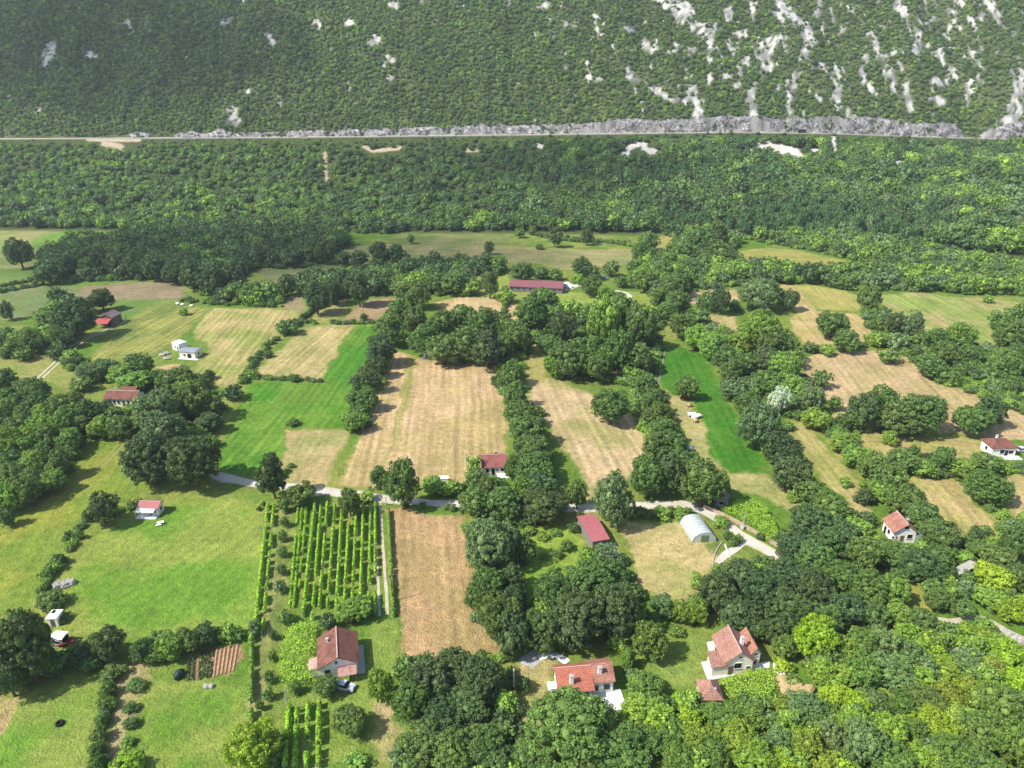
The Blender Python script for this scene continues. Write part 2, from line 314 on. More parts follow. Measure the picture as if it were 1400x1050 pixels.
# ------------------------------------------------------------------ the valley floor: one fan-shaped grid, split into fields
# name, outline in photo pixels on the valley floor, colour, second colour, working direction (two pixels), streak strength
TAN, TAN2 = (206, 178, 134), (186, 164, 110)
GRS, GRS2 = (128, 152, 74), (158, 160, 92)
FLD = [
 ("meadow", [(0,312),(82,310),(150,310),(186,317),(165,331),(140,336),(100,340),(60,352),(50,364),(20,367),(0,369)], (140,160,84),(170,166,110),((0,340),(120,314)),.25),
 ("meadow", [(40,331),(95,313),(178,318),(160,333),(100,339),(52,349)], (112,160,66),(134,160,76),((50,345),(140,318)),.3),
 ("meadow", [(0,368),(45,368),(50,380),(20,389),(0,393)], (112,146,66),(130,150,80),None,0),
 ("meadow", [(0,405),(40,392),(70,390),(105,393),(104,402),(90,425),(68,424),(40,432),(0,444)], (122,142,84),(140,146,96),None,0),
 ("meadow", [(0,450),(40,445),(60,452),(80,470),(70,490),(40,500),(0,500)], (138,152,74),(150,156,82),None,0),
 ("meadow", [(0,488),(80,487),(110,500),(90,530),(40,520),(0,510)], (148,160,80),(160,158,92),None,0),
 ("stubble_field", [(95,411),(112,392),(160,387),(248,384),(257,396),(250,409),(160,411)], (166,146,118),(150,140,104),((100,405),(250,400)),.35),
 ("meadow", [(160,412),(248,410),(235,418),(195,420),(175,440),(160,435)], (140,156,86),(112,146,70),None,0),
 ("hay_field", [(112,493),(150,466),(172,446),(195,420),(235,415),(292,420),(260,452),(228,474),(222,492),(200,489),(150,497),(128,500)], (162,162,88),(126,142,72),((150,490),(262,425)),.6),
 ("hay_field", [(292,420),(350,421),(412,424),(405,440),(385,465),(352,503),(330,524),(300,533),(268,520),(262,505),(276,486),(290,475),(262,455)], (192,176,118),(158,164,90),((275,520),(350,432)),.55),
 ("stubble_field", [(198,512),(212,502),(248,497),(262,512),(240,524),(215,526)], (200,172,130),(184,164,112),None,.1),
 ("hay_field", [(354,516),(358,500),(420,446),(481,444),(466,470),(438,521),(400,521)], (196,178,122),(176,168,108),((385,512),(455,450)),.5),
 ("stubble_field", [(383,421),(390,405),(418,401),(416,426)], (178,152,120),(160,148,108),None,.1),
 ("hay_field", [(418,441),(455,410),(474,404),(475,428),(452,441)], (178,168,112),(160,160,92),((430,438),(470,408)),.4),
 ("stubble_field", [(466,439),(478,426),(505,408),(560,407),(526,441)], (188,158,124),(170,150,110),None,.2),
 ("green_crop_field", [(288,641),(300,600),(312,575),(330,552),(340,523),(437,522),(485,443),(522,443),(506,500),(495,545),(485,570),(475,587),(394,585),(382,620),(376,652),(350,656),(300,646)], (86,142,46),(114,152,56),((350,650),(505,450)),.5),
 ("hay_field", [(394,587),(480,588),(458,640),(446,667),(385,662),(380,640)], (168,166,104),(190,170,120),((400,655),(440,590)),.25),
 ("stubble_field", [(538,478),(570,489),(625,492),(682,500),(690,520),(696,600),(692,640),(640,660),(600,661),(540,667),(462,666),(470,645),(490,590),(505,560),(525,510)], (210,180,136),(194,172,118),((600,655),(610,500)),.48),
 ("meadow", [(556,486),(570,486),(566,520),(556,560),(540,610),(531,645),(524,645),(536,590),(550,535)], (162,160,88),(182,170,106),((545,610),(562,500)),.4),
 ("stubble_field", [(529,695),(560,700),(640,702),(650,730),(652,790),(660,830),(682,892),(600,908),(546,914),(539,800)], (196,162,120),(180,156,108),((575,900),(568,705)),.42),
 ("stubble_field", [(716,512),(740,515),(800,535),(872,560),(892,622),(872,642),(850,662),(822,668),(808,692),(800,682),(790,640),(760,600),(720,550)], (208,182,140),(178,168,112),((850,650),(790,540)),.48),
 ("green_crop_field", [(905,474),(930,471),(960,485),(972,505),(1000,558),(1020,590),(1049,644),(990,646),(975,620),(960,575),(945,550),(935,545),(908,530),(899,500)], (74,130,38),(88,138,46),((1010,640),(930,480)),.38),
 ("meadow", [(908,530),(935,546),(958,580),(988,645),(1050,647),(1100,700),(1080,702),(1040,682),(1000,667),(985,650),(962,634),(935,600),(915,560)], (164,166,98),(188,176,120),None,.1),
 ("stubble_field", [(1062,575),(1100,577),(1118,590),(1142,622),(1180,665),(1202,702),(1190,718),(1172,704),(1160,680),(1130,666),(1108,642),(1080,605)], (204,182,130),(178,172,104),((1165,680),(1090,585)),.48),
 ("stubble_field", [(1096,488),(1150,480),(1230,477),(1252,500),(1290,527),(1345,538),(1402,572),(1402,606),(1370,600),(1300,592),(1240,585),(1170,590),(1140,560),(1118,530),(1096,520)], (208,180,138),(192,172,122),((1290,590),(1190,482)),.4),
 ("hay_field", [(1175,592),(1240,590),(1300,594),(1345,602),(1360,625),(1300,640),(1255,628),(1235,640),(1205,620),(1180,610)], (194,176,118),(166,164,94),((1190,600),(1340,620)),.25),
 ("stubble_field", [(1234,655),(1300,647),(1342,690),(1383,730),(1350,745),(1311,757),(1280,710)], (202,178,126),(176,170,100),((1330,745),(1260,655)),.5),
 ("stubble_field", [(1360,652),(1402,643),(1402,718),(1385,713),(1372,690)], (206,180,132),(186,172,114),((1395,710),(1370,655)),.4),
 ("hay_field", [(1202,402),(1250,400),(1300,405),(1345,408),(1390,412),(1400,425),(1375,432),(1355,442),(1376,482),(1350,478),(1300,458),(1262,462),(1228,444),(1210,425)], (152,168,88),(182,172,116),((1370,475),(1240,402)),.5),
 ("hay_field", [(1075,389),(1115,389),(1150,397),(1176,405),(1176,427),(1120,423),(1108,408),(1092,397)], (186,176,104),(172,170,92),((1150,425),(1120,392)),.35),
 ("stubble_field", [(1056,386),(1078,390),(1094,398),(1108,410),(1118,425),(1162,428),(1190,434),(1206,452),(1182,470),(1150,470),(1100,474),(1078,440),(1092,428)], (204,180,128),(192,176,112),((1160,465),(1080,392)),.35),
 ("hay_field", [(1003,344),(1050,338),(1100,344),(1160,357),(1197,365),(1182,373),(1150,376),(1075,371),(1020,363)], (176,168,96),(160,164,88),((1010,355),(1170,368)),.25),
 ("stubble_field", [(938,398),(1000,395),(1020,400),(1010,418),(940,416)], (200,176,134),(184,170,112),None,.2),
 ("stubble_field", [(940,429),(1000,432),(1010,450),(992,462),(962,444)], (204,180,132),(184,172,112),((990,460),(960,432)),.3),
 ("hay_field", [(903,321),(934,318),(924,345),(903,352),(888,370),(880,360)], (158,162,84),(176,168,96),None,.1),
 ("hay_field", [(458,351),(475,337),(520,334),(640,334),(700,337),(800,341),(870,341),(862,360),(800,369),(760,369),(740,361),(680,359),(620,359),(580,356),(500,366)], (146,152,94),(174,162,112),((480,345),(860,352)),.35),
 ("stubble_field", [(518,326),(560,319),(660,316),(700,318),(694,335),(560,335)], (148,148,96),(120,140,72),((530,330),(690,322)),.4),
 ("meadow", [(700,314),(845,319),(842,331),(760,327),(700,336)], (146,158,82),(128,146,70),None,.1),
 ("hay_field", [(343,371),(400,363),(490,364),(522,372),(480,380),(420,387),(388,392)], (134,144,92),(146,148,100),((350,375),(500,370)),.2),
 ("meadow", [(298,401),(345,394),(352,403),(330,409)], (132,146,86),(146,150,96),None,0),
 ("stubble_field", [(588,413),(640,404),(670,407),(712,418),(708,442),(690,431),(640,426),(610,423)], (212,184,140),(200,176,124),((600,415),(700,425)),.2),
 ("meadow", [(640,374),(696,376),(700,398),(770,398),(800,400),(842,408),(856,398),(890,398),(897,416),(860,421),(800,419),(740,412),(690,405),(650,400)], (150,168,78),(168,168,92),None,.1),
 ("meadow", [(0,722),(30,696),(60,676),(85,650),(100,622),(120,602),(160,590),(190,594),(186,620),(182,650),(205,665),(150,692),(120,704),(106,740),(86,762),(66,790),(40,830),(0,856)], (158,162,70),(130,152,62),((60,800),(170,600)),.22),
 ("lawn", [(146,712),(180,706),(225,682),(260,674),(300,680),(362,690),(362,760),(352,830),(346,864),(280,864),(190,872),(100,856),(92,872),(60,852),(80,792),(112,760)], (116,156,56),(150,164,76),((120,850),(330,700)),.22),
 ("lawn", [(30,948),(90,930),(140,926),(134,970),(126,1050),(120,1075),(-5,1075),(0,1040)], (118,156,58),(144,160,76),None,.05),
 ("stubble_field", [(-60,960),(0,956),(32,948),(14,1000),(0,1042),(-60,1060)], (200,172,128),(184,168,112),((-20,1040),(15,960)),.35),
 ("lawn", [(188,922),(250,936),(342,934),(345,1000),(347,1075),(185,1075),(192,980)], (114,152,56),(146,160,76),((200,1040),(300,935)),.2),
 ("bare_earth", [(160,905),(205,895),(205,920),(190,960),(182,1010),(166,1060),(146,1060),(152,1000),(154,960),(152,930)], (190,172,134),(166,160,104),None,.1),
 ("garden_bed", [(252,905),(272,890),(326,881),(321,922),(290,930),(254,934)], (176,142,108),(160,134,100),((262,932),(290,888)),.3),
 ("bare_earth", [(340,885),(400,690),(366,690),(358,760),(350,850),(338,985),(352,1000),(372,900),(392,790),(396,700)], (178,166,112),(132,148,76),((350,950),(370,700)),.3),
 ("lawn", [(852,712),(905,716),(958,708),(976,762),(967,800),(955,832),(900,816),(872,802),(858,750),(846,730)], (176,174,104),(198,180,124),None,.12),
 ("lawn", [(690,722),(792,722),(806,770),(770,800),(710,810),(684,790)], (128,168,56),(150,172,72),None,.08),
 ("lawn", [(856,876),(940,866),(972,874),(966,900),(958,935),(930,945),(890,934),(866,910)], (124,160,66),(140,158,76),None,.05),
 ("lawn", [(498,855),(535,850),(546,915),(540,1000),(440,1060),(390,1050),(388,985),(430,940),(495,925)], (134,158,70),(150,162,82),None,.05),
 ("bare_earth", [(512,965),(535,960),(548,1000),(545,1050),(515,1050)], (202,178,136),(170,164,104),None,.05),
 ("meadow", [(700,895),(760,900),(760,960),(735,1030),(715,1060),(690,1040),(698,960)], (148,160,80),(184,170,116),None,.05),
 ("hay_field", [(1222,790),(1268,795),(1280,835),(1262,842),(1250,820)], (194,176,104),(166,166,84),None,.05),
 ("meadow", [(1140,560),(1176,590),(1205,620),(1185,650),(1150,625),(1126,590)], (166,168,90),(188,174,110),None,.1),
 ("meadow", [(728,470),(756,478),(758,498),(745,520),(716,512)], (188,176,112),(176,168,100),None,.05),
]
def ang_of(seg):
    if not seg: return 0.6
    a = G(*seg[0]); b = G(*seg[1]); return math.atan2(float(b[1]-a[1]), float(b[0]-a[0]))
rows, cols = 800, 840
s_ = np.linspace(-.92, .92, cols); yy = np.exp(np.linspace(math.log(146.0), math.log(120+Y_ROAD-1.0), rows)) - 120
GX = (s_[None, :]*(yy[:, None]+120)); GY = np.repeat(yy[:, None], cols, 1)
GZ = hz(GX, GY)
# gentle meadow micro-relief is left to the shader; the flat valley floor stays at z = 0
GZ = np.where(GY < y_foot(GX)-8, 0, GZ)
gpx, gpy, _ = proj(GX, GY, GZ)
wx = GX + (fbm(GX/9, GY/9, 41, 3)-.5)*5 + (fbm(GX/1.8, GY/1.8, 43, 2)-.5)*1.8
wy = GY + (fbm(GX/9, GY/9, 47, 3)-.5)*5 + (fbm(GX/1.8, GY/1.8, 51, 2)-.5)*1.8
n_lo = fbm(GX/38, GY/38, 61, 4); n_mid = fbm(GX/11, GY/11, 71, 4); n_hi = fbm(GX/2.5, GY/2.5, 81, 3)
def lerp3(a, b, f): return a[None, None, :]*(1-f[..., None]) + b[None, None, :]*f[..., None] if a.ndim == 1 else a*(1-f[..., None])+b*f[..., None]
C0 = lerp3(alb((108, 142, 54)), alb((150, 158, 78)), sstep(.38, .66, n_lo*.5+n_mid*.5))
C0 = C0*(1-.45*sstep(.6, .75, n_mid)[..., None]) + np.array(alb((88, 118, 50)))*.45*sstep(.6, .75, n_mid)[..., None]
ID = np.full(GX.shape, -1); U = GX.copy(); V = GY.copy(); S = np.full(GX.shape, .03)
fld_cs = [math.cos(0)]*0
for k, (nm, P, c1, c2, seg, stg) in enumerate(FLD):
    Q = PG([(max(min(a, 1402), -60), b) for a, b in P])
    if max(p[0] for p in P) >= 1400: Q = PG([((a+60 if a >= 1400 else a), b) for a, b in P])
    if min(p[0] for p in P) <= 0: Q = PG([((a-60 if a <= 0 else a), b) for a, b in P])
    bx0, by0 = Q.min(0)-6; bx1, by1 = Q.max(0)+6
    r0, r1 = np.searchsorted(yy, [by0, by1]); r0 = max(r0-1, 0); r1 = min(r1+1, rows)
    if r1 <= r0: continue
    sl = slice(r0, r1); d = poly_sd(wx[sl], wy[sl], Q)
    a = sstep(-.5, .9, d)
    m = sstep(.40, .62, n_lo[sl]*.4+n_mid[sl]*.6); edge = 1-sstep(0, 4.5, d)
    cc = lerp3(alb(c1), alb(c2), np.clip(m+edge*.5, 0, 1))
    C0[sl] = C0[sl]*(1-a[..., None]) + cc*a[..., None]
    g = a > .5; ID[sl][g] = k
    S[sl] = S[sl]*(1-a) + stg*a
    th = ang_of(seg)
    U[sl][g] = (-GX[sl]*math.sin(th)+GY[sl]*math.cos(th))[g]; V[sl][g] = (GX[sl]*math.cos(th)+GY[sl]*math.sin(th))[g]
# forest floor and bare banks on the hillside (sheets of earth between the trees)
hill = sstep(-6, 6, GY-y_foot(GX))
C0 = C0*(1-hill[..., None]) + np.array(alb((84, 96, 52)))*hill[..., None]
BANKS = [(847,222,862,200,7),(862,200,878,194,7),(880,198,888,209,8),(888,206,902,208,8),(1028,203,1050,196,8),(1045,200,1085,206,14),(1085,206,1098,215,9),
         (1140,190,1140,206,8),(1210,220,1232,224,9),(1108,205,1122,206,6),(120,190,190,192,5),(140,196,165,200,7),(498,200,512,208,6),(512,207,545,203,6),(444,208,446,246,4),(735,199,742,200,7),(945,209,958,207,6),(640,206,652,206,5),(160,198,166,206,5)]
bk = np.zeros(GX.shape); hs = GY > 560
for q in BANKS:
    dd = seg_d(gpx[hs]+(n_hi[hs]-.5)*7, gpy[hs]+(n_mid[hs]-.5)*5, *q[:4]); bk[hs] = np.maximum(bk[hs], sstep(q[4]*.5+1, q[4]*.5-1, dd))
bankc = lerp3(alb((226, 220, 214)), alb((200, 176, 144)), (gpx < 660).astype(float)*.8)
C0 = C0*(1-bk[..., None]) + bankc*bk[..., None]
C0 = np.clip(C0, .005, .8)

co = np.stack([GX, GY, GZ], -1).reshape(-1, 3); cflat = C0.reshape(-1, 3); fuv = np.stack([U, V, S], -1).reshape(-1, 3)
idx = np.arange(rows*cols).reshape(rows, cols)
quads = np.stack([idx[:-1, :-1], idx[:-1, 1:], idx[1:, 1:], idx[1:, :-1]], -1).reshape(-1, 4)
fid = ID[:-1, :-1].reshape(-1).copy(); fy = GY[:-1, :-1].reshape(-1); fx_ = GX[:-1, :-1].reshape(-1)
fid[(fid < 0) & (fy > y_foot(fx_))] = -2
def piece(name, q, **k):
    u, inv = np.unique(q, return_inverse=True)
    me = np_mesh(name, co[u], inv.reshape(-1, 4), M['ground'], True)
    a = me.attributes.new("col", 'FLOAT_COLOR', 'POINT'); a.data.foreach_set("color", np.concatenate([cflat[u], np.ones((len(u), 1))], 1).astype(np.float32).ravel())
    a = me.attributes.new("fuv", 'FLOAT_VECTOR', 'POINT'); a.data.foreach_set("vector", fuv[u].astype(np.float32).ravel())
    return link(name, me, None, kind="structure", **k)
LAB = {"meadow": "grassy meadow", "stubble_field": "mown tan stubble field", "hay_field": "cut hay field with faint rows", "green_crop_field": "bright green crop field",
       "lawn": "mown green lawn", "bare_earth": "strip of bare dry earth", "garden_bed": "tilled vegetable bed"}
piece("ground", quads[fid == -1], label="rough grass of the valley floor between the fields")
piece("hillside", quads[fid == -2], label="wooded lower slope rising to the main road")
for k, f in enumerate(FLD):
    q = quads[fid == k]
    if len(q): piece(f[0], q)
# the near ground behind the bottom of the frame and outside the fan
ex = np_mesh("ground_apron", [(-900,-300,-.25),(900,-300,-.25),(900,500,-.25),(-900,500,-.25)], [(0,1,2,3)], plain("far_meadow", (128,148,70), .95, .2, .05))
link("ground_apron", ex, None, kind="structure")

# ------------------------------------------------------------------ mountain above the road
ROCKS = [(62,86,72,62,12),(302,33,318,26,7),(317,150,322,166,11),(337,123,340,130,5),(430,28,437,35,9),(474,31,480,31,7),(507,58,513,54,9),(530,76,536,84,6),(365,46,370,56,8),(535,7,542,12,7),(384,137,388,139,6),(172,32,177,38,6),(120,72,128,76,5),(533,105,536,108,5),(695,5,700,3,5),
 (737,8,745,5,6),(917,2,935,18,24),(900,0,912,6,8),(858,41,866,38,9),(814,22,818,52,4),(880,57,892,66,11),(926,53,920,72,5),(948,36,975,40,12),(968,40,971,68,10),(942,72,948,68,8),(997,12,998,26,6),(1006,63,1003,82,5),(1019,80,1013,98,8),(888,118,905,130,7),(910,134,926,138,6),(949,120,954,140,11),(952,140,957,158,6),(1029,125,1030,158,11),(1046,68,1045,102,9),(1065,0,1072,22,12),(1080,15,1090,28,11),(1121,3,1118,20,8),(1103,32,1106,56,13),(1098,70,1104,74,11),(1128,33,1127,46,5),(1148,46,1154,42,5),(1194,48,1196,66,9),(1183,78,1186,84,8),(1205,76,1228,67,8),(1253,44,1257,72,8),(1246,68,1264,64,7),(1278,72,1286,70,7),(1301,30,1297,50,6),(1329,68,1338,90,8),(1337,104,1342,108,5),(1225,1,1227,14,6),(1310,1,1315,4,8),(1354,5,1370,35,9),(1387,46,1383,48,5),(1141,88,1143,106,8),(1089,102,1080,124,9),(1146,118,1147,134,10),(1150,148,1158,156,5),(1178,92,1178,126,4),(1241,114,1244,150,7),(1217,92,1221,104,6),(1274,110,1292,113,8),(1271,134,1291,140,8),(1303,96,1306,104,8),(1321,115,1325,142,6),(1398,100,1392,130,12),(1392,130,1384,165,20),(1072,52,1052,56,7),(1053,58,1052,96,8),(1080,142,1084,152,6),(1122,88,1126,92,9),(855,105,868,110,5),(862,98,862,100,5),(817,107,820,108,5),(775,35,790,34,5),(750,28,760,32,4),(1010,45,1012,48,5),(1160,10,1164,12,5),(1280,25,1270,30,5),(1030,5,1026,12,5),(990,100,1000,103,4),(1165,160,1175,163,4)]
def rock_fac(px, py, x, y):
    n1 = (fbm(x/7, y/11, 101, 3)-.5); n2 = (fbm(x/2.6, y/4, 103, 2)-.5)
    px2 = px + n1*16 + n2*4; py2 = py + n2*9; r = np.zeros(px.shape)
    for a, b, c, d, wd in ROCKS:
        mk = (px > min(a, c)-30) & (px < max(a, c)+30) & (py > min(b, d)-30) & (py < max(b, d)+30)
        if mk.any(): r[mk] = np.maximum(r[mk], sstep(wd*.55+2.0, wd*.55-1.0, seg_d(px2[mk], py2[mk], a, b, c, d)))
    # scattered small outcrops, more of them towards the right
    o = fbm(x/4.5, y/13, 107, 3); th = np.interp(px, [0, 700, 850, 1000, 1300, 1450], [.83, .80, .74, .685, .67, .68])
    r = np.maximum(r, sstep(th, th+.03, o)*(py < 170))
    return r*sstep(.24, .38, fbm(x/1.6, y/2.6, 127, 2))
mx_ = np.arange(-900, 901, 2.6); my_ = np.arange(Y_ROAD+9, 1010, 2.4)
MX, MY = np.meshgrid(mx_, my_); MZ = hz(MX, MY)
mpx, mpy, _ = proj(MX, MY, MZ)
RF = rock_fac(mpx, mpy, MX, MY)
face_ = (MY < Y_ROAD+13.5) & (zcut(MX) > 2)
MZ = MZ + RF*(fbm(MX/3, MY/3, 109, 3)-.4)*2.2
soil = lerp3(alb((84, 98, 56)), alb((112, 118, 80)), sstep(.45, .7, fbm(MX/14, MY/14, 113)))
rk = lerp3(alb((224, 220, 216)), alb((150, 148, 148)), sstep(.4, .65, fbm(MX/4, MY/7, 117)))
MC = soil*(1-RF[..., None]) + rk*RF[..., None]
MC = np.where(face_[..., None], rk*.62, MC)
mi = np.arange(MX.size).reshape(MX.shape)
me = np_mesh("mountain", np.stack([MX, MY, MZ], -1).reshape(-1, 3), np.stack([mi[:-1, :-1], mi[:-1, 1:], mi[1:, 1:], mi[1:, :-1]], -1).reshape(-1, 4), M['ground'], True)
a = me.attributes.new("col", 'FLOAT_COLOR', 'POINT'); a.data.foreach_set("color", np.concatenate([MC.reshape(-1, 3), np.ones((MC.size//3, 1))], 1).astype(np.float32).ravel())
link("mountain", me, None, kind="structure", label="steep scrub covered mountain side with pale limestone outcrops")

# road bench, kerb wall and rock cutting
rxs = np.arange(-900, 901, 3.0)
def strip(name, xs, f0, f1, mat, **k):
    v = []; 
    for x in xs: v += [f0(x), f1(x)]
    f = [(2*i, 2*i+2, 2*i+3, 2*i+1) for i in range(len(xs)-1)]
    return link(name, np_mesh(name, v, f, mat, False), None, **k)
strip("main_road", rxs, lambda x: (x, Y_ROAD-.6, float(zroad(x))+.1), lambda x: (x, Y_ROAD+7.4, float(zroad(x))+.1), M['asphalt'], kind="structure", label="pale main road running along the foot of the mountain")
strip("road_verge", rxs, lambda x: (x, Y_ROAD+7.4, float(zroad(x))+.1), lambda x: (x, Y_ROAD+9.5, float(zroad(x))+.3), M['gravel'], kind="structure")
mb = MB()
for i in range(len(rxs)-1):
    x0, x1 = float(rxs[i]), float(rxs[i+1]); z0, z1 = float(zroad(x0)), float(zroad(x1))
    if vnoise(x0/40, 0*x0, 7) < .12: continue
    mb.add([(x0,Y_ROAD-1.2,z0-2.2),(x1,Y_ROAD-1.2,z1-2.2),(x1,Y_ROAD-.6,z1-2.2),(x0,Y_ROAD-.6,z0-2.2),(x0,Y_ROAD-1.2,z0+.75),(x1,Y_ROAD-1.2,z1+.75),(x1,Y_ROAD-.6,z1+.75),(x0,Y_ROAD-.6,z0+.75)],
           [(0,3,2,1),(4,5,6,7),(0,1,5,4),(1,2,6,5),(2,3,7,6),(3,0,4,7)])
mb.build("parapet_wall", M['concrete'], None, label="long pale concrete parapet along the valley side of the main road", cat="wall")
cxs = np.arange(-880, 881, 1.1); nz = 26
CX, CJ = np.meshgrid(cxs, np.linspace(0, 1, nz)); hc = zcut(CX)+1.2
rough = (fbm(CX/2.4+CJ*1.5, CJ*hc/4.5+CX/9, 131, 4)-.5)*4.2 + (fbm(CX/12, CJ*hc/12, 133, 3)-.5)*5
CY = Y_ROAD+8.6+CJ*2.8 + rough*sstep(0, .25, CJ)*sstep(1.05, .7, CJ)*-1 ; CZ = zroad(CX)-.3+hc*CJ + (fbm(CX/2, CJ*9, 135, 2)-.5)*1.5*sstep(.7, 1, CJ)
ci = np.arange(CX.size).reshape(CX.shape); q = np.stack([ci[:-1, :-1], ci[:-1, 1:], ci[1:, 1:], ci[1:, :-1]], -1)
keep = (zcut(CX[:-1, :-1]) > 2.0); q = q[keep]
link("rock_cutting", np_mesh("rock_cutting", np.stack([CX, CY, CZ], -1).reshape(-1, 3), q, M['rock'], False), None, kind="structure", label="jagged grey limestone cutting above the main road")

# ------------------------------------------------------------------ lanes and tracks
def resample(P, step=2.0):
    P = np.asarray(P, float); 
    # Catmull-Rom
    Q = np.vstack([2*P[0]-P[1], P, 2*P[-1]-P[-2]]); out = []
    for i in range(1, len(Q)-2):
        n = max(2, int(np.hypot(*(Q[i+1]-Q[i]))/step))
        for t in np.arange(n)/n:
            out.append(.5*((2*Q[i])+(-Q[i-1]+Q[i+1])*t+(2*Q[i-1]-5*Q[i]+4*Q[i+1]-Q[i+2])*t*t+(-Q[i-1]+3*Q[i]-3*Q[i+1]+Q[i+2])*t**3))
    out.append(Q[-2]); return np.array(out)
def ribbon(name, pts, wd, z, mat, offs=(0,), seed=1, rag=.25, world=False, **k):
    P = resample(np.asarray(pts, float) if world else PG(pts)); T = np.gradient(P, axis=0); T /= np.hypot(T[:, 0], T[:, 1])[:, None]+1e-9
    Nn = np.stack([-T[:, 1], T[:, 0]], 1); s = np.arange(len(P)); v = []; f = []
    for o in offs:
        l = wd/2*(1+rag*(vnoise(s/1.7, s*0+o, seed)-.5)*2); r = wd/2*(1+rag*(vnoise(s/1.7, s*0+o, seed+5)-.5)*2); b = len(v)
        for i in range(len(P)):
            a = P[i]+Nn[i]*(o+l[i]); c = P[i]+Nn[i]*(o-r[i])
            v += [(a[0], a[1], z), (c[0], c[1], z)]
        f += [(b+2*i, b+2*i+1, b+2*i+3, b+2*i+2) for i in range(len(P)-1)]
    return link(name, np_mesh(name, v, f, mat), None, kind="structure", **k)
LANE = [(270,640),(292,650),(320,656),(355,661),(400,666),(450,673),(510,679),(560,685),(620,689),(690,693),(760,695),(810,695),(870,691),(920,689),(946,693),(970,703),(1000,722),(1030,742),(1065,763),(1100,790),(1140,812)]
ribbon("lane", LANE, 2.7, .06, M['asphalt'], rag=.12, label="pale valley lane crossing the picture below the big stubble field")
ribbon("lane_verge", LANE, 3.7, .03, M['gravel'], rag=.3)
ribbon("vineyard_track", [(515,684),(517,720),(520,770),(523,810),(524,842)], .7, .05, M['gravel'], (-.85, .85), label="two pale wheel ruts running beside the vineyard")
ribbon("farm_track", [(44,528),(60,512),(84,490),(104,472),(125,460),(150,450),(170,438)], .9, .05, M['gravel'], (-.95, .95), label="pale wheel ruts leading to the old barn")
ribbon("dark_track", [(907,478),(903,497),(898,520),(893,540)], .5, .05, plain("grey_ruts", (150,148,142), .9, .2, .8), (-.75, .75))
ribbon("barn_track", [(838,397),(852,399),(861,405),(863,414),(861,424)], 2.2, .05, M['asphalt'], label="white track curving past the long barn")
ribbon("barn_yard_track", [(770,397),(790,391),(810,392)], 4.5, .04, M['gravel'])
PATHM = plain("worn_grass", (176,166,108), .95, .2, .6)
ribbon("meadow_path", [(175,596),(150,625),(120,650),(95,668),(60,685),(25,700)], .4, .045, PATHM, (-.8, .8))
ribbon("garden_path", [(736,899),(750,896),(765,899),(776,906)], 1.5, .05, M['paleconc'], label="white curved garden path to the red roofed house")
ribbon("gravel_drive", [(722,893),(730,900),(738,906)], 5.5, .04, M['concrete'], rag=.4)
ribbon("drive", [(1030,739),(1014,744),(1002,752),(990,760),(981,770)], 1.9, .055, M['asphalt'], rag=.2, label="pale drive leaving the lane by the polytunnel")
ribbon("earth_path", [(1222,815),(1240,835),(1270,845),(1300,850),(1330,842),(1345,845),(1370,858),(1402,876)], 1.6, .05, M['gravel'], rag=.5)
ribbon("shed_path", [(838,742),(846,765),(852,785)], 1.8, .05, M['concrete'], rag=.4)

# ------------------------------------------------------------------ foliage prototypes
def rng(s): return np.random.default_rng(s)
def lobes(seed, n, r0, r1, flat=1.0, spread=.60, low=-.55):
    g = rng(seed); L = [(0, 0, 0, .62)]
    k = 0
    for i in range(n):
        # golden spiral directions with jitter
        zc = 1-(i+.5)/n*(1-low); ph = i*2.39996+g.uniform(-.5, .5); zc = np.clip(zc+g.uniform(-.12, .12), -.9, 1)
        rr = math.sqrt(max(0, 1-zc*zc)); s = spread*g.uniform(.82, 1.12)
        L.append((rr*math.cos(ph)*s, rr*math.sin(ph)*s, zc*s*flat, g.uniform(r0, r1)))
    return np.array(L)
def leaves(L, n, size, seed, jit=.12, out=.55, hang=0):
    g = rng(seed); w_ = L[:, 3]**2; w_ = w_/w_.sum(); V = []
    li = g.choice(len(L), n*3, p=w_); d = g.normal(size=(n*3, 3)); d /= np.linalg.norm(d, axis=1)[:, None]
    r = L[li, 3]*(1-jit*g.random(n*3)**.7*1.6+jit*.8*g.random(n*3)); p = L[li, :3]+d*r[:, None]
    ok = p[:, 2] > -.72
    for k in range(len(L)): ok &= ~((np.linalg.norm(p-L[k, :3], axis=1) < L[k, 3]*.86) & (li != k))
    p = p[ok][:n]; d = d[ok][:n]; m = len(p)
    nn = d*out + g.normal(size=(m, 3))*.5 + np.array([0, 0, .25]); nn /= np.linalg.norm(nn, axis=1)[:, None]
    a = np.cross(nn, g.normal(size=(m, 3))); a /= np.linalg.norm(a, axis=1)[:, None]; b = np.cross(nn, a)
    sa = size*g.uniform(.55, 1.35, m)[:, None]*.5; sb = sa*g.uniform(.55, 1.0, m)[:, None]
    q = np.stack([p-a*sa-b*sb*.6, p+a*sa*.4-b*sb, p+a*sa+b*sb*.5, p-a*sa*.3+b*sb], 1)
    return q.reshape(-1, 3)
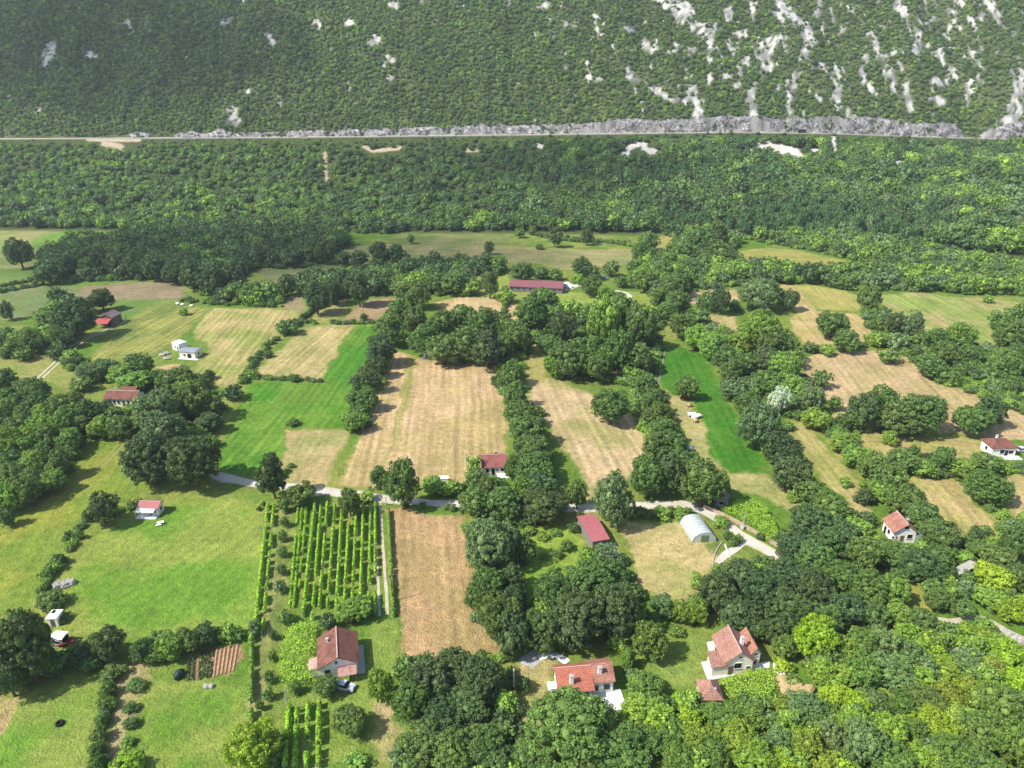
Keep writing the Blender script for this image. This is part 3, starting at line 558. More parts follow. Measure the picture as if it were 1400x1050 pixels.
def clumps(L, ns, per, cr, size, seed):
    """twig clumps over the lobes, each a small puff of leaves, with gaps of shade between them"""
    g = rng(seed); w_ = L[:, 3]**2; w_ = w_/w_.sum(); li = g.choice(len(L), ns*6, p=w_); d = g.normal(size=(ns*6, 3)); d /= np.linalg.norm(d, axis=1)[:, None]
    p = L[li, :3]+d*(L[li, 3]*g.uniform(.86, 1.10, ns*6))[:, None]; ok = p[:, 2] > -.62
    for k in range(len(L)): ok &= ~((np.linalg.norm(p-L[k, :3], axis=1) < L[k, 3]*.84) & (li != k))
    p = p[ok]; d = d[ok]; keep = []
    for i in range(len(p)):
        if len(keep) >= ns: break
        if not keep or np.min(np.linalg.norm(p[keep]-p[i], axis=1)) > cr*.80: keep.append(i)
    c = p[keep]; dc = d[keep]; n = len(c); r = cr*g.uniform(.65, 1.30, n)
    ci = np.repeat(np.arange(n), per); m = len(ci); u = g.normal(size=(m, 3))+dc[ci]*.55+np.array([0, 0, .35]); u /= np.linalg.norm(u, axis=1)[:, None]
    q = c[ci]+u*(r[ci]*g.uniform(.55, 1.12, m))[:, None]*np.array([1, 1, .8])
    nn = u*.7+g.normal(size=(m, 3))*.5; nn /= np.linalg.norm(nn, axis=1)[:, None]
    a = np.cross(nn, g.normal(size=(m, 3))); a /= np.linalg.norm(a, axis=1)[:, None]; b = np.cross(nn, a)
    sa = size*g.uniform(.55, 1.4, m)[:, None]*.5; sb = sa*g.uniform(.5, 1.0, m)[:, None]
    return np.stack([q-a*sa-b*sb*.6, q+a*sa*.4-b*sb, q+a*sa+b*sb*.5, q-a*sa*.3+b*sb], 1).reshape(-1, 3)
def core(L, k=.84, seed=0, seg=8, rings=5):
    g = rng(seed); v = []; f = []
    for c in L:
        b = len(v)
        for j in range(rings+1):
            for i in range(seg):
                th = math.pi*j/rings; ph = 2*math.pi*i/seg; r = c[3]*k*(1+g.uniform(-.16, .12))
                v.append((c[0]+r*math.sin(th)*math.cos(ph), c[1]+r*math.sin(th)*math.sin(ph), max(c[2]+r*math.cos(th), -.7)))
        for j in range(rings):
            for i in range(seg): f.append((b+j*seg+i, b+(j+1)*seg+i, b+(j+1)*seg+(i+1) % seg, b+j*seg+(i+1) % seg))
    return np.array(v), np.array(f)
def crown_mesh(name, seed, n, size, nl, r0, r1, mat, zc=1.08, flat=1.0, spread=.6, jit=.12, ck=.84, low=-.55, cl=None, cseg=(8, 5)):
    L = lobes(seed, nl, r0, r1, flat, spread, low)
    q = clumps(L, cl[0], n//cl[0], cl[1], size, seed+100) if cl else leaves(L, n, size, seed+100, jit)
    cv, cf = core(L, ck, seed, *cseg)
    v = np.concatenate([q, cv]); v[:, 2] += zc
    f = np.concatenate([np.arange(len(q)).reshape(-1, 4), cf+len(q)])
    me = np_mesh(name, v, f, mat, False); me.materials.append(M['leafc'] if mat is M['leaf'] else M['leafic'])
    mi_ = np.zeros(len(f), np.int32); mi_[len(q)//4:] = 1; me.polygons.foreach_set('material_index', mi_); return me
def trunk_mesh(name, seed, r=.075, zc=1.08, limbs=5):
    g = random.Random(seed); m = MB(); p = (0, 0, -.03); 
    q = (g.uniform(-.05, .05), g.uniform(-.05, .05), zc*.55)
    m.tube(p, (q[0]*.5, q[1]*.5, zc*.18), r*1.35, r, 7); m.tube((q[0]*.5, q[1]*.5, zc*.18), q, r, r*.72, 7)
    for i in range(limbs):
        a = 2*math.pi*i/limbs+g.random(); e = (q[0]+math.cos(a)*.5, q[1]+math.sin(a)*.5, zc*.95+g.random()*.3)
        m.tube((q[0]*.8, q[1]*.8, zc*(.3+.05*i)), e, r*.5, r*.14, 5)
    me = bpy.data.meshes.new(name); me.from_pydata(m.v, [], m.f); me.materials.append(M['bark']); me.update(); return me
PT = {}
PT['big'] = [(crown_mesh("oak_crown", 11+i, 14500, .062, 15, .30, .44, M['leaf'], spread=.62, ck=.56, cl=(230, .13)), trunk_mesh("oak_trunk", i)) for i in range(4)]
PT['mid'] = [(crown_mesh("tree_crown", 31+i, 6600, .085, 11, .32, .46, M['leaf'], spread=.58, ck=.62, cl=(130, .165)), trunk_mesh("tree_trunk", 20+i)) for i in range(5)]
PT['loose'] = [(crown_mesh("loose_crown", 51+i, 6000, .08, 14, .24, .36, M['leaf'], spread=.68, ck=.52, cl=(110, .17)), trunk_mesh("loose_trunk", 40+i)) for i in range(4)]
PT['bush'] = [(crown_mesh("bush_crown", 71+i, 2600, .12, 9, .28, .46, M['leaf'], zc=.72, spread=.60, low=-.2, ck=.60, cl=(60, .23)), trunk_mesh("bush_stem", 60+i, .05, .72)) for i in range(4)]
TONE = {'d': (84, 106, 62), 'm': (98, 124, 62), 'l': (124, 154, 66), 'y': (136, 164, 52), 'g': (106, 130, 84), 'v': (150, 186, 62), 'w': (190, 196, 176), 'b': (82, 112, 66), 'o': (120, 140, 56)}
TWORD = {'d': 'dark green', 'm': 'mid green', 'l': 'light green', 'y': 'yellow green', 'g': 'grey green', 'w': 'white flowering', 'b': 'bluish dark', 'o': 'olive brown'}
ORD = ["first", "second", "third", "fourth", "fifth", "sixth", "seventh", "eighth", "ninth", "tenth", "eleventh", "twelfth", "thirteenth", "fourteenth", "fifteenth", "sixteenth", "seventeenth", "eighteenth", "nineteenth", "twentieth"]
RND = random.Random(5)
SMALL = []
TREES = []       # (x, y, radius) of everything placed, for the undergrowth
QUEUE = []
def place(*a): QUEUE.append(a)
def place_now(cx, cy, w_, h_, tone, noun, label, group, small=False):
    """a tree whose crown fills the given box of the photograph: real position, radius and height from the camera geometry"""
    phi = R(PITCH)+math.atan((cy-525)/FPX); zc_h = 3.0
    for _ in range(4):
        x, y = [float(v) for v in G(cx, cy, zc_h)]; g0 = float(hz(x, y)) if y > y_foot(x) else 0.0
        if y > y_foot(x)+3: x, y, g0 = [float(v) for v in HIT(cx, cy+h_*.12)]
        z_c = y*ct-(g0+zc_h-CAM_H)*st; s = FPX/z_c; a = w_/2/s; hh = h_/2/s
        c = math.sqrt(max(hh*hh-(a*math.sin(phi))**2, (.42*a)**2))/math.cos(phi); c = min(max(c, .62*a), 1.6*a)
        zc_h = (1.08 if noun != 'bush' else .72)*c*.97
    kind = 'bush' if noun == 'bush' else ('big' if w_ >= 52 else ('loose' if tone in 'gy' and RND.random() < .6 else 'mid'))
    cm, tm = RND.choice(PT[kind]); k = RND.uniform(.86, 1.14); rgb = alb(TONE[tone])*k*np.array([RND.uniform(.9, 1.1), 1, RND.uniform(.88, 1.1)])*LEAFK; TREES.append((x, y, a))
    if cx > 860 and cy > 850: rgb = rgb*np.array([1.1, 1.08, .88])
    if small: SMALL.append((x, y, g0, a, c, rgb)); return
    lab = label
    o = empty(noun if noun == 'bush' else ('oak_tree' if tone == 'd' and w_ >= 30 else 'leafy_tree'), (x, y, g0), RND.random()*6.28, label=lab, cat=noun, group=group)
    o.scale = (a, a, c)
    c_ = bpy.data.objects.new('crown', cm); col.objects.link(c_); c_.parent = o
    t_ = bpy.data.objects.new('trunk' if noun != 'bush' else 'stem', tm); col.objects.link(t_); t_.parent = o
    c_.color = (*rgb, 1); return o
LEAFK = 1.5
def plant_row(desc, txt, noun='tree', group=None, single=None):
    """desc: how the row is read ('third ... {desc}'); txt: 'cx cy w h tone' items"""
    it = [t.split() for t in txt.replace('\n', ' ').split(',') if t.strip()]
    for i, q in enumerate(it):
        tone = q[4] if len(q) > 4 else 'm'
        if len(it) == 1: lab = f"{TWORD[tone]} {noun} {desc}"
        else: lab = f"{TWORD[tone]} {noun}, {ORD[i]} {desc}"
        place(float(q[0]), float(q[1]), float(q[2]), float(q[3]), tone, noun, lab, group or (f"{'trees' if noun == 'tree' else 'bushes'} {desc}" if len(it) > 1 else None))

plant_row("from left in the clump topping the yellow meadow", "205 628 66 76 d,215 562 58 62 g,226 590 56 58 g,243 522 50 38 m,258 632 76 74 d,267 550 50 54 m,286 578 38 30 d")
plant_row("beside the small red roofed shed", "140 698 46 46 d")
plant_row("standing alone at the left edge of the yellow meadow", "11 706 23 27 d")
plant_row("on the left edge of the green crop field", "318 535 29 24 d")
plant_row("from the left at the lane above the vineyard", "372 653 40 66 d,388 690 15 22 m,412 676 43 34 m,478 688 32 38 m,500 678 26 18 l")
plant_row("from the left at the lane under the big stubble field", "519 654 26 34 m,549 664 46 70 m,592 664 30 28 l,617 667 30 24 l")
plant_row("from far end of the hedge left of the big stubble field", "546 428 36 38 m,534 452 40 44 m,521 480 40 42 d,515 502 30 30 d,508 522 28 30 d,503 545 28 34 m,496 562 22 22 m,485 578 29 28 l")
plant_row("round the red roofed cottage, counted clockwise", "648 634 20 34 l,650 652 22 26 m,668 668 30 36 m,684 664 26 30 m,700 640 24 40 m")
plant_row("from the lane down the left of the middle clump", "650 690 50 46 m,688 688 52 48 m,672 745 72 74 g,668 800 46 50 m,700 792 40 40 d")
plant_row("from far end of the row right of the big stubble field", "690 474 24 36 m,700 510 30 36 m,705 540 34 38 m,712 566 42 38 m,722 590 48 44 m,728 616 54 44 m,730 642 54 46 m,738 668 50 46 d,715 672 36 40 l,745 692 60 50 d,790 676 28 50 m")
plant_row("with a wide shadow inside the middle stubble field", "834 556 52 52 m")
plant_row("spreading over the lane left of the polytunnel", "838 684 54 76 g")
plant_row("from the left in the round clump above the lane bend", "888 652 52 60 m,912 648 50 58 d,936 634 46 44 m,962 661 62 68 m")
plant_row("from far end of the hedge right of the middle stubble field", "884 528 32 36 m,892 548 30 34 m,898 568 36 34 m,906 588 40 36 m,916 606 44 36 m,896 610 34 34 m")
plant_row("at the far end of the dark green strip field", "940 531 32 34 m")
plant_row("from far end of the trees right of the dark green strip", "1000 508 30 34 m,1005 532 42 34 g,1022 552 40 34 m,1036 582 56 68 g,1065 616 44 50 d,1082 650 48 52 d,1106 672 40 36 m,1128 684 38 36 m")
plant_row("from the left in the oval clump inside the tan field", "1165 576 34 30 m,1183 562 48 50 d,1208 556 48 52 m,1234 570 58 54 m,1264 566 58 58 m")
plant_row("from left in the pair near the white house at right", "1330 574 46 44 m,1354 564 42 44 d")
plant_row("from the left along the strip beside the tan field", "1108 547 36 40 g,1115 574 36 32 l,1142 551 20 22 m")
plant_row("with pale blossom beside the hedge at right", "1066 548 28 40 w")
plant_row("from the left in the diagonal hedge across the right fields", "1152 606 34 26 l,1172 624 40 34 l,1196 640 46 44 m,1216 656 50 46 m,1236 630 42 34 m,1206 672 38 30 l,1264 640 30 26 l,1290 630 30 38 m,1318 642 46 26 l,1348 634 40 32 m,1378 636 20 14 m")
plant_row("from the left among the tan fields at right", "1216 600 22 24 l,1250 618 18 18 m,1155 660 18 16 l,1182 681 26 26 d", 'bush')
plant_row("on the strip between the two tan fields at right edge", "1350 666 58 46 m")
plant_row("from the left around the orange roofed white house", "1172 724 40 34 l,1202 742 30 26 l,1236 684 50 46 m,1258 706 44 44 m,1284 732 52 46 m,1222 758 56 44 m,1252 772 52 46 d,1282 768 44 40 m")
plant_row("from the left in the dark wood beside the lane end", "1108 718 62 56 d,1088 752 50 44 d,1140 700 52 46 m,1146 738 66 60 d,1112 764 56 50 m,1182 758 50 52 m")
plant_row("at the right edge below the tan field", "1390 742 42 50 m,1366 764 46 40 m,1340 752 34 26 m,1318 760 26 20 l,1360 790 50 36 y,1392 790 34 36 m,1396 830 30 30 y,1376 832 44 36 y")
plant_row("from top in the oak clump by the white sheds", "34 884 74 96 d,10 925 50 60 d,62 904 34 40 d")
plant_row("round and dark beside the white sheds", "148 880 46 50 d")
plant_row("from the left in the hedge below the lawn", "112 896 36 30 d,126 905 30 26 m,193 890 34 34 m,212 893 30 28 m,232 884 40 38 l,256 876 32 34 m,280 868 36 34 d,300 867 26 22 m,322 866 24 16 m")
plant_row("from the top in the hedge running to the bottom edge", "152 922 34 28 m,147 944 22 24 m,143 964 22 22 m,140 984 22 22 m,137 1004 22 24 m,134 1026 22 26 m,132 1046 22 24 m", 'bush')
plant_row("from the top along the bare strip at bottom left", "186 938 26 16 m,178 968 20 18 m,180 988 22 18 m,174 1016 18 16 l", 'bush')
plant_row("behind the white caravan", "70 820 38 22 m", 'bush')
plant_row("with bright crown at the bottom left centre", "344 1022 72 72 y")
plant_row("at the bottom edge beside the bare strip", "174 1046 44 22 y", 'bush')
plant_row("from the top in the orchard strip left of the vineyard", "389 712 13 17 m,387 732 13 16 m,387 752 15 18 m,385 778 15 18 m,383 802 17 20 g,347 858 18 22 g,390 842 20 22 m,372 896 13 16 m,366 926 16 20 m,366 948 15 18 m,360 1004 26 34 m,372 1030 24 30 m,354 964 12 16 m,374 868 12 15 d")
plant_row("behind the brown roofed house", "486 834 48 38 l,448 850 24 26 d")
plant_row("from the left round the brown roofed house's lower garden", "445 938 32 32 m,520 938 34 52 l,478 986 46 44 m,486 1040 30 24 l,404 940 16 18 m")
plant_row("from the left in the big dark clump at bottom centre", "562 958 54 60 m,588 930 62 64 d,622 918 66 62 d,656 930 58 62 d,640 964 70 58 d,600 978 70 56 d,576 1018 66 60 m,618 1028 60 56 m,656 1016 58 52 m,676 1046 46 36 m")
plant_row("from the left in the clump behind the red roofed house", "656 820 40 46 m,682 846 60 72 m,702 868 50 60 d,700 820 40 40 d,742 862 56 60 m,760 810 60 60 m,790 852 74 78 d,806 800 72 66 m,838 836 66 78 d,840 786 44 40 m,828 756 30 28 g")
plant_row("from left between the red roofed house and pale lawn", "888 876 48 54 m,906 830 36 36 g,932 838 28 34 o,950 836 34 36 o,925 862 22 16 m,858 902 20 42 l,872 844 24 26 l")
plant_row("from the left in the garden right of the red roofed house", "884 940 50 42 m,872 972 50 40 l,900 976 44 40 l,930 958 30 26 y,916 1000 46 40 m,944 984 36 34 y,880 1012 50 40 m,925 1036 46 34 m,950 1012 44 36 o")
plant_row("in front of the red roofed house terrace", "782 996 118 96 m")
plant_row("from left at the bottom edge beside the terrace tree", "848 1030 82 56 m,720 1032 44 40 m,745 1044 40 24 m,800 1052 60 24 m")
plant_row("standing dark beside the garden wall at bottom centre", "716 936 22 24 d", 'bush')
plant_row("from the left in the wood behind the hip roofed house", "982 812 50 56 d,1012 790 56 52 d,1010 838 56 50 d,1046 812 58 60 d,1040 862 40 36 d,1074 790 54 50 d,1078 840 60 66 d,1072 884 34 34 m,1112 806 58 56 d,1122 850 52 52 m,1150 792 54 48 m,1156 836 50 50 d,1188 806 52 50 m,1192 844 44 42 m,1222 808 44 44 l,1224 838 36 34 l,1180 876 40 36 m")
plant_row("from the left before the small pink roofed hut", "968 968 30 24 m,990 982 52 36 m,1024 976 44 34 m,1046 982 28 26 g,1010 1012 60 36 o,976 1030 50 40 m,1032 1036 56 36 l,986 1000 26 22 y,940 958 22 22 o")
plant_row("from the left in the back row of the lower right wood", "1102 886 24 22 m,1116 874 56 62 y,1148 886 40 40 l,1176 884 44 44 m,1208 880 46 44 g,1238 868 38 36 l,1262 850 34 36 m,1276 880 40 36 m,1250 896 44 40 g,1310 872 30 26 l,1284 820 36 34 m,1316 832 34 28 m,1352 818 38 34 l,1346 872 38 28 o,1380 892 46 36 y")
plant_row("from the left in the second row of the lower right wood", "1070 910 26 24 y,1082 930 24 20 m,1124 918 42 40 l,1150 924 44 40 l,1180 920 50 50 m,1212 918 66 56 g,1258 926 38 34 l,1292 912 46 36 o,1322 912 50 34 g,1356 916 44 34 o,1388 930 38 34 y")
plant_row("from the left in the third row of the lower right wood", "1070 966 30 28 o,1100 972 58 48 g,1142 956 42 40 y,1166 962 44 40 y,1192 958 44 36 g,1230 960 40 36 m,1262 956 50 44 m,1296 952 48 34 o,1330 944 44 32 o,1372 966 64 60 m")
plant_row("from the left in the front row of the lower right wood", "1066 1012 40 40 g,1068 1042 40 28 y,1102 1020 44 46 o,1136 1004 40 44 g,1126 1046 42 20 o,1168 992 50 50 l,1182 1016 56 60 g,1214 1000 50 50 l,1220 1040 60 40 m,1254 1000 44 40 m,1276 992 56 44 y,1262 1036 50 40 l,1310 984 50 44 l,1302 1032 60 50 m,1346 1000 60 56 m,1386 1018 50 60 m,1348 1046 50 30 m")
plant_row("from the left in the scrub garden behind the pink roofed shed", "712 752 44 56 d,724 726 18 14 l,742 734 18 15 l,758 728 16 13 l,775 747 20 18 m,762 758 15 13 m,744 760 13 11 l,784 722 16 16 m,802 758 22 20 l,820 754 20 20 m,757 778 15 12 l", 'bush')
plant_row("from the left along the lane above the polytunnel", "868 702 22 16 m,886 704 18 14 m,905 703 26 20 l,930 704 20 14 l,986 714 24 14 l,996 734 14 16 m,1004 740 14 16 m", 'bush')
# upper left
plant_row("standing alone in the far left green field", "26 346 33 42 d")
plant_row("from the left along the far dark tree line at left", "68 372 42 32 d,92 364 30 30 d,112 356 34 32 d,136 356 32 32 d,160 360 32 34 d,186 362 34 36 d,212 366 34 36 d,238 372 32 32 d,262 378 34 40 d,290 384 36 42 d,318 378 34 40 d")
plant_row("from the left round the old barn", "80 404 25 32 d,60 432 24 24 m,62 450 20 16 l,100 436 52 56 d,104 412 22 14 d,138 410 34 30 d,82 462 30 30 m,74 482 20 20 d,97 486 24 20 l")
plant_row("from the left in the hedge at the far left edge", "8 452 22 14 m,14 476 30 26 m,42 466 34 34 m,30 484 26 20 m,6 424 18 30 d")
plant_row("from the left along the track below the striped hay field", "124 510 36 28 g,144 504 36 30 g,166 512 36 28 l,190 500 38 34 m,184 522 40 26 l,206 516 26 22 m,236 520 44 30 m,252 526 36 30 l,112 524 30 22 m")
plant_row("small and round by the upper striped hay field", "251 425 14 12 l")
plant_row("from the left among the tan fields left of centre", "367 485 14 11 d,392 449 28 26 m,403 517 18 10 m,388 517 10 8 m,497 434 11 12 d,344 512 20 14 l,400 578 18 12 m", 'bush')
plant_row("from left in the dark woods behind the small tan fields", "375 398 24 26 m,394 388 24 32 d,420 392 26 26 d,432 408 36 44 d,452 398 28 38 d,470 384 28 30 d,490 396 36 46 d,514 388 26 30 d,530 382 24 26 d,552 400 34 26 m,572 404 36 36 m,590 386 36 28 m,620 388 40 30 m,640 384 24 22 d,670 390 26 36 m,690 404 30 14 l")
plant_row("from the left along the dull field's lower edge", "445 344 30 34 d,470 352 22 22 d,492 352 26 26 d,519 348 28 34 d,542 350 30 32 d,560 368 30 28 d,594 354 20 24 d,616 358 26 24 d,650 362 22 22 d,666 356 24 24 d,668 338 14 20 d,680 366 22 16 m")
plant_row("from the left in the grove behind the big stubble field", "568 440 34 42 m,578 466 44 44 m,604 446 44 42 m,606 478 50 42 m,634 438 44 42 m,636 472 48 50 m,662 446 46 48 m,666 480 50 48 d,686 456 26 34 m")
plant_row("from the left round the long maroon roofed barn", "714 374 34 28 d,742 372 22 18 d,758 374 20 18 m,795 366 32 28 d,790 380 18 16 l,812 372 20 22 m,836 366 24 24 m,808 391 30 28 m,832 398 18 12 l,850 384 20 18 m")
plant_row("from the left on the far green strip", "710 318 14 14 m,728 314 10 14 m,760 322 20 34 d,803 322 16 32 d,562 326 10 14 m,738 337 12 8 m")
plant_row("from far end of the diagonal row by the far pale strip", "888 328 26 30 m,876 346 28 32 m,868 364 24 26 m,882 384 32 32 m")
plant_row("from the left in the clump right of the far pale strip", "934 346 34 34 m,956 330 34 36 m,978 320 34 34 m,980 348 38 36 m,946 366 34 28 m,912 356 26 28 m")
plant_row("from the top in the column above the poplar group", "906 372 30 30 m,920 388 38 36 m,908 404 34 34 m,926 412 32 36 m,914 424 36 26 m")
plant_row("from the left before the tan patches right of centre", "965 410 24 30 m,985 412 26 36 d,1003 416 20 18 d,1040 404 56 44 g,1078 410 28 30 d")
plant_row("from the left in the tall group right of the grove", "726 428 48 50 m,744 412 38 36 m,768 448 42 50 d,706 462 42 46 m,752 472 34 26 m,780 492 54 52 m,800 484 48 46 m,816 500 40 44 m,826 440 46 72 l,852 434 42 76 m,846 482 44 56 m,876 448 40 66 m,872 490 40 44 m,756 500 30 34 l")
plant_row("from the left in the hedge right of the poplar group", "930 446 34 34 m,952 462 36 34 l,974 474 38 36 l,992 492 38 38 m,1012 470 36 34 l,1020 498 36 36 m,1040 452 56 56 l,1062 472 44 50 m,1046 496 40 40 d,1070 502 46 44 l,1086 488 26 30 m,1052 524 40 34 m,1080 528 40 34 l")
plant_row("with dense round crown in the upper tan field", "1139 444 45 38 m")
plant_row("from the left under the upper tan field", "1108 474 20 16 d,1131 478 24 16 l,1157 466 34 32 m,1125 517 28 28 m")
plant_row("between the upper tan and the striped field", "1189 410 30 36 m")
plant_row("from the left below the pale field under the right wood", "1058 376 22 22 d,1076 378 20 20 m,1088 370 16 24 d,1108 372 22 32 d,1136 380 28 22 d,1158 384 26 22 m,1178 376 22 24 m")
plant_row("from the left in the hedge below the striped field", "1200 462 28 24 l,1226 442 28 32 d,1248 444 30 38 g,1258 464 26 26 m,1230 468 28 28 g,1216 486 28 22 m,1282 462 34 26 m,1312 458 40 34 l,1292 484 40 36 m,1326 486 36 28 m,1270 500 40 34 m,1296 514 30 22 m,1354 512 30 20 m,1380 500 40 40 m")
plant_row("from the left at the right edge beside the striped field", "1366 436 28 28 m,1388 432 28 26 m,1384 458 44 40 m,1390 484 30 34 m,1350 408 16 12 l,1372 388 30 26 l")

# left thicket: rows of small acacias, filled over its outline
def fill(outline, step, wpx, tones, desc, seed, noun='tree', hfac=1.0, cap=99):
    g = random.Random(seed); P = np.array(outline, float); y = P[:, 1].min()+step*.4; row = 0
    while y < P[:, 1].max():
        x = P[:, 0].min()+g.random()*step; k = 0
        while x < P[:, 0].max():
            px, py = x+g.uniform(-.2, .2)*step, y+g.uniform(-.2, .2)*step
            if poly_sd(np.array([px]), np.array([py]), P)[0] > 0 and k < cap and row < 20:
                t = g.choice(tones); ww = wpx*g.uniform(.85, 1.25)*(1+.25*(py-525)/500)
                place(px, py, ww, ww*g.uniform(.85, 1.1)*hfac, t, noun, f"{TWORD[t]} {noun}, {ORD[k]} from left in {ORD[row]} row of the {desc}", f"{noun}s in the {desc}"); k += 1
            x += step*1.12*(1+.2*(y-525)/500)
        y += step*.62; row += 1
fill([(0,520),(40,512),(62,540),(110,556),(135,552),(176,560),(186,584),(130,596),(100,620),(84,650),(60,684),(20,692),(0,700)], 25, 31, 'llmmml', 'thicket at the left edge', 3, hfac=1.0)

# the 300 that show largest of each kind stay objects; the smaller ones are gathered below as one mass
isoak = lambda q: q[4] == 'd' and q[2] >= 30 and q[5] != 'bush'
leafy = sorted([q for q in QUEUE if q[5] != 'bush' and not isoak(q)], key=lambda q: -q[2]*q[3])
cut = set(id(q) for q in leafy[298:])
for q in QUEUE:
    if not 4 <= len(q[6].split()) <= 16: print('LONG', q[6])
    place_now(*q, small=id(q) in cut)

# ------------------------------------------------------------------ woods, scrub and hedge undergrowth: geometry-node instances
def far_proto(name, seed, n, size, nl, flat=.9, zc=.95, jit=.12, cl=None):
    me = crown_mesh(name, seed, n, size, nl, .34, .50, M['leafi'], zc=zc, flat=flat, spread=.55, jit=jit, ck=.76, cl=cl, cseg=(6, 4)); return bpy.data.objects.new(name, me)
FARP = [far_proto("wood_crown", 200+i, 800, .17, 8, cl=(40, .25)) for i in range(6)]
SCRP = [far_proto("scrub_crown", 240+i, 260, .27, 5, .8, .6, .15, cl=(20, .34)) for i in range(5)]
BSHP = [far_proto("hedge_crown", 260+i, 960, .16, 8, .9, .68, .18, cl=(40, .26)) for i in range(5)]
def scatter_group(protos):
    g = bpy.data.node_groups.new("scatter", 'GeometryNodeTree')
    g.interface.new_socket("Geometry", in_out='INPUT', socket_type='NodeSocketGeometry'); g.interface.new_socket("Geometry", in_out='OUTPUT', socket_type='NodeSocketGeometry')
    gi = g.nodes.new("NodeGroupInput"); go = g.nodes.new("NodeGroupOutput"); L = g.links
    j = g.nodes.new("GeometryNodeJoinGeometry")
    for o in protos:
        n = g.nodes.new("GeometryNodeObjectInfo"); n.inputs["Object"].default_value = o; n.inputs["As Instance"].default_value = True; L.new(n.outputs["Geometry"], j.inputs[0])
    ip = g.nodes.new("GeometryNodeInstanceOnPoints"); ip.inputs["Pick Instance"].default_value = True
    L.new(gi.outputs[0], ip.inputs["Points"]); L.new(j.outputs[0], ip.inputs["Instance"])
    for nm, typ, sock in (("pick", 'INT', "Instance Index"), ("rot", 'FLOAT_VECTOR', "Rotation"), ("siz", 'FLOAT_VECTOR', "Scale")):
        a = g.nodes.new("GeometryNodeInputNamedAttribute"); a.data_type = typ; a.inputs["Name"].default_value = nm
        L.new(a.outputs["Attribute"], ip.inputs[sock])
    L.new(ip.outputs[0], go.inputs[0]); return g
def scatter(name, pts, rad, hgt, tint, protos, label, seed):
    g = rng(seed); n = len(pts); me = bpy.data.meshes.new(name); me.vertices.add(n); me.vertices.foreach_set("co", np.asarray(pts, np.float32).ravel())
    def at(nm, typ, data, key):
        a = me.attributes.new(nm, typ, 'POINT'); a.data.foreach_set(key, np.asarray(data).ravel())
    at("pick", 'INT', g.integers(0, len(protos), n).astype(np.int32), "value")
    at("rot", 'FLOAT_VECTOR', np.stack([g.normal(0, .06, n), g.normal(0, .06, n), g.random(n)*6.28], 1).astype(np.float32), "vector")
    at("siz", 'FLOAT_VECTOR', np.stack([rad, rad, hgt], 1).astype(np.float32), "vector")
    at("tint", 'FLOAT_VECTOR', np.asarray(tint, np.float32), "vector")
    me.update(); o = link(name, me, None, kind="stuff", label=label)
    m = o.modifiers.new("scatter", 'NODES'); m.node_group = scatter_group(protos); return o
def jitgrid(x0, x1, y0, y1, s, seed):
    g = rng(seed); X, Y = np.meshgrid(np.arange(x0, x1, s), np.arange(y0, y1, s*.87)); X = X+(np.arange(X.shape[0]) % 2)[:, None]*s*.5
    return (X+g.uniform(-.38, .38, X.shape)*s).ravel(), (Y+g.uniform(-.38, .38, Y.shape)*s).ravel()
def tints(n, keys, wts, seed, lo=.8, hi=1.2, x=None, y=None):
    g = rng(seed); C = np.array([alb(TONE[k]) for k in keys]); i = g.choice(len(keys), n, p=np.array(wts)/sum(wts)); t = C[i]*g.uniform(lo, hi, (n, 1))*LEAFK
    if x is not None: t = t*(.8+.4*fbm(x/40, y/40, seed))[:, None]
    return t
sm_ = np.array([q[:5] for q in SMALL])
scatter("small_trees", sm_[:, :3], sm_[:, 3], sm_[:, 4], [q[5] for q in SMALL], FARP, "small leafy trees scattered through the farther hedges", 31)
# mountain scrub
x, y = jitgrid(-760, 760, Y_ROAD+13, 930, 3.25, 1); z = hz(x, y); px, py, _ = proj(x, y, z+1)
rf = rock_fac(px, py, x, y); g = rng(2); dens = .96 - .12*np.clip((px-800)/500, 0, 1)
k = (g.random(len(x)) > rf*1.6) & (g.random(len(x)) < dens) & (np.abs(x) < y*.9+40) & (py > -140); x, y, z, px, rf = x[k], y[k], z[k], px[k], rf[k]
r = g.uniform(1.15, 2.3, len(x))*np.clip(1.15-rf*1.5, .5, 1)*(.85+.4*fbm(x/30, y/30, 5))
scatter("mountain_scrub", np.stack([x, y, z-.3], 1), r, r*g.uniform(.8, 1.25, len(x)), tints(len(x), 'gdml', [3.2, 2.2, 3, 1.5], 4, .82, 1.25, x, y)*np.array([1.04, 1.0, 1.02]), SCRP, "dense green scrub covering the mountain side", 6)
gx_ = rng(61); cxp = gx_.uniform(-520, 520, 900); cj = gx_.random(900); cxp = cxp[vnoise(cxp/14, cxp*0, 63) > .5]; cj = cj[:len(cxp)]
cxp = cxp[zcut(cxp) > 2.5]; cj = cj[:len(cxp)]; x2 = cxp; hcz = zcut(x2); y2 = Y_ROAD+9.0+cj*2.4; z2 = zroad(x2)+hcz*cj*.9; r2 = gx_.uniform(.5, 1.5, len(x2))
scatter('cutting_bushes', np.stack([x2, y2, z2], 1), r2, r2, tints(len(x2), 'gmd', [2, 2, 1], 64, .8, 1.1), SCRP, 'tufts of scrub growing on the rock cutting', 65)
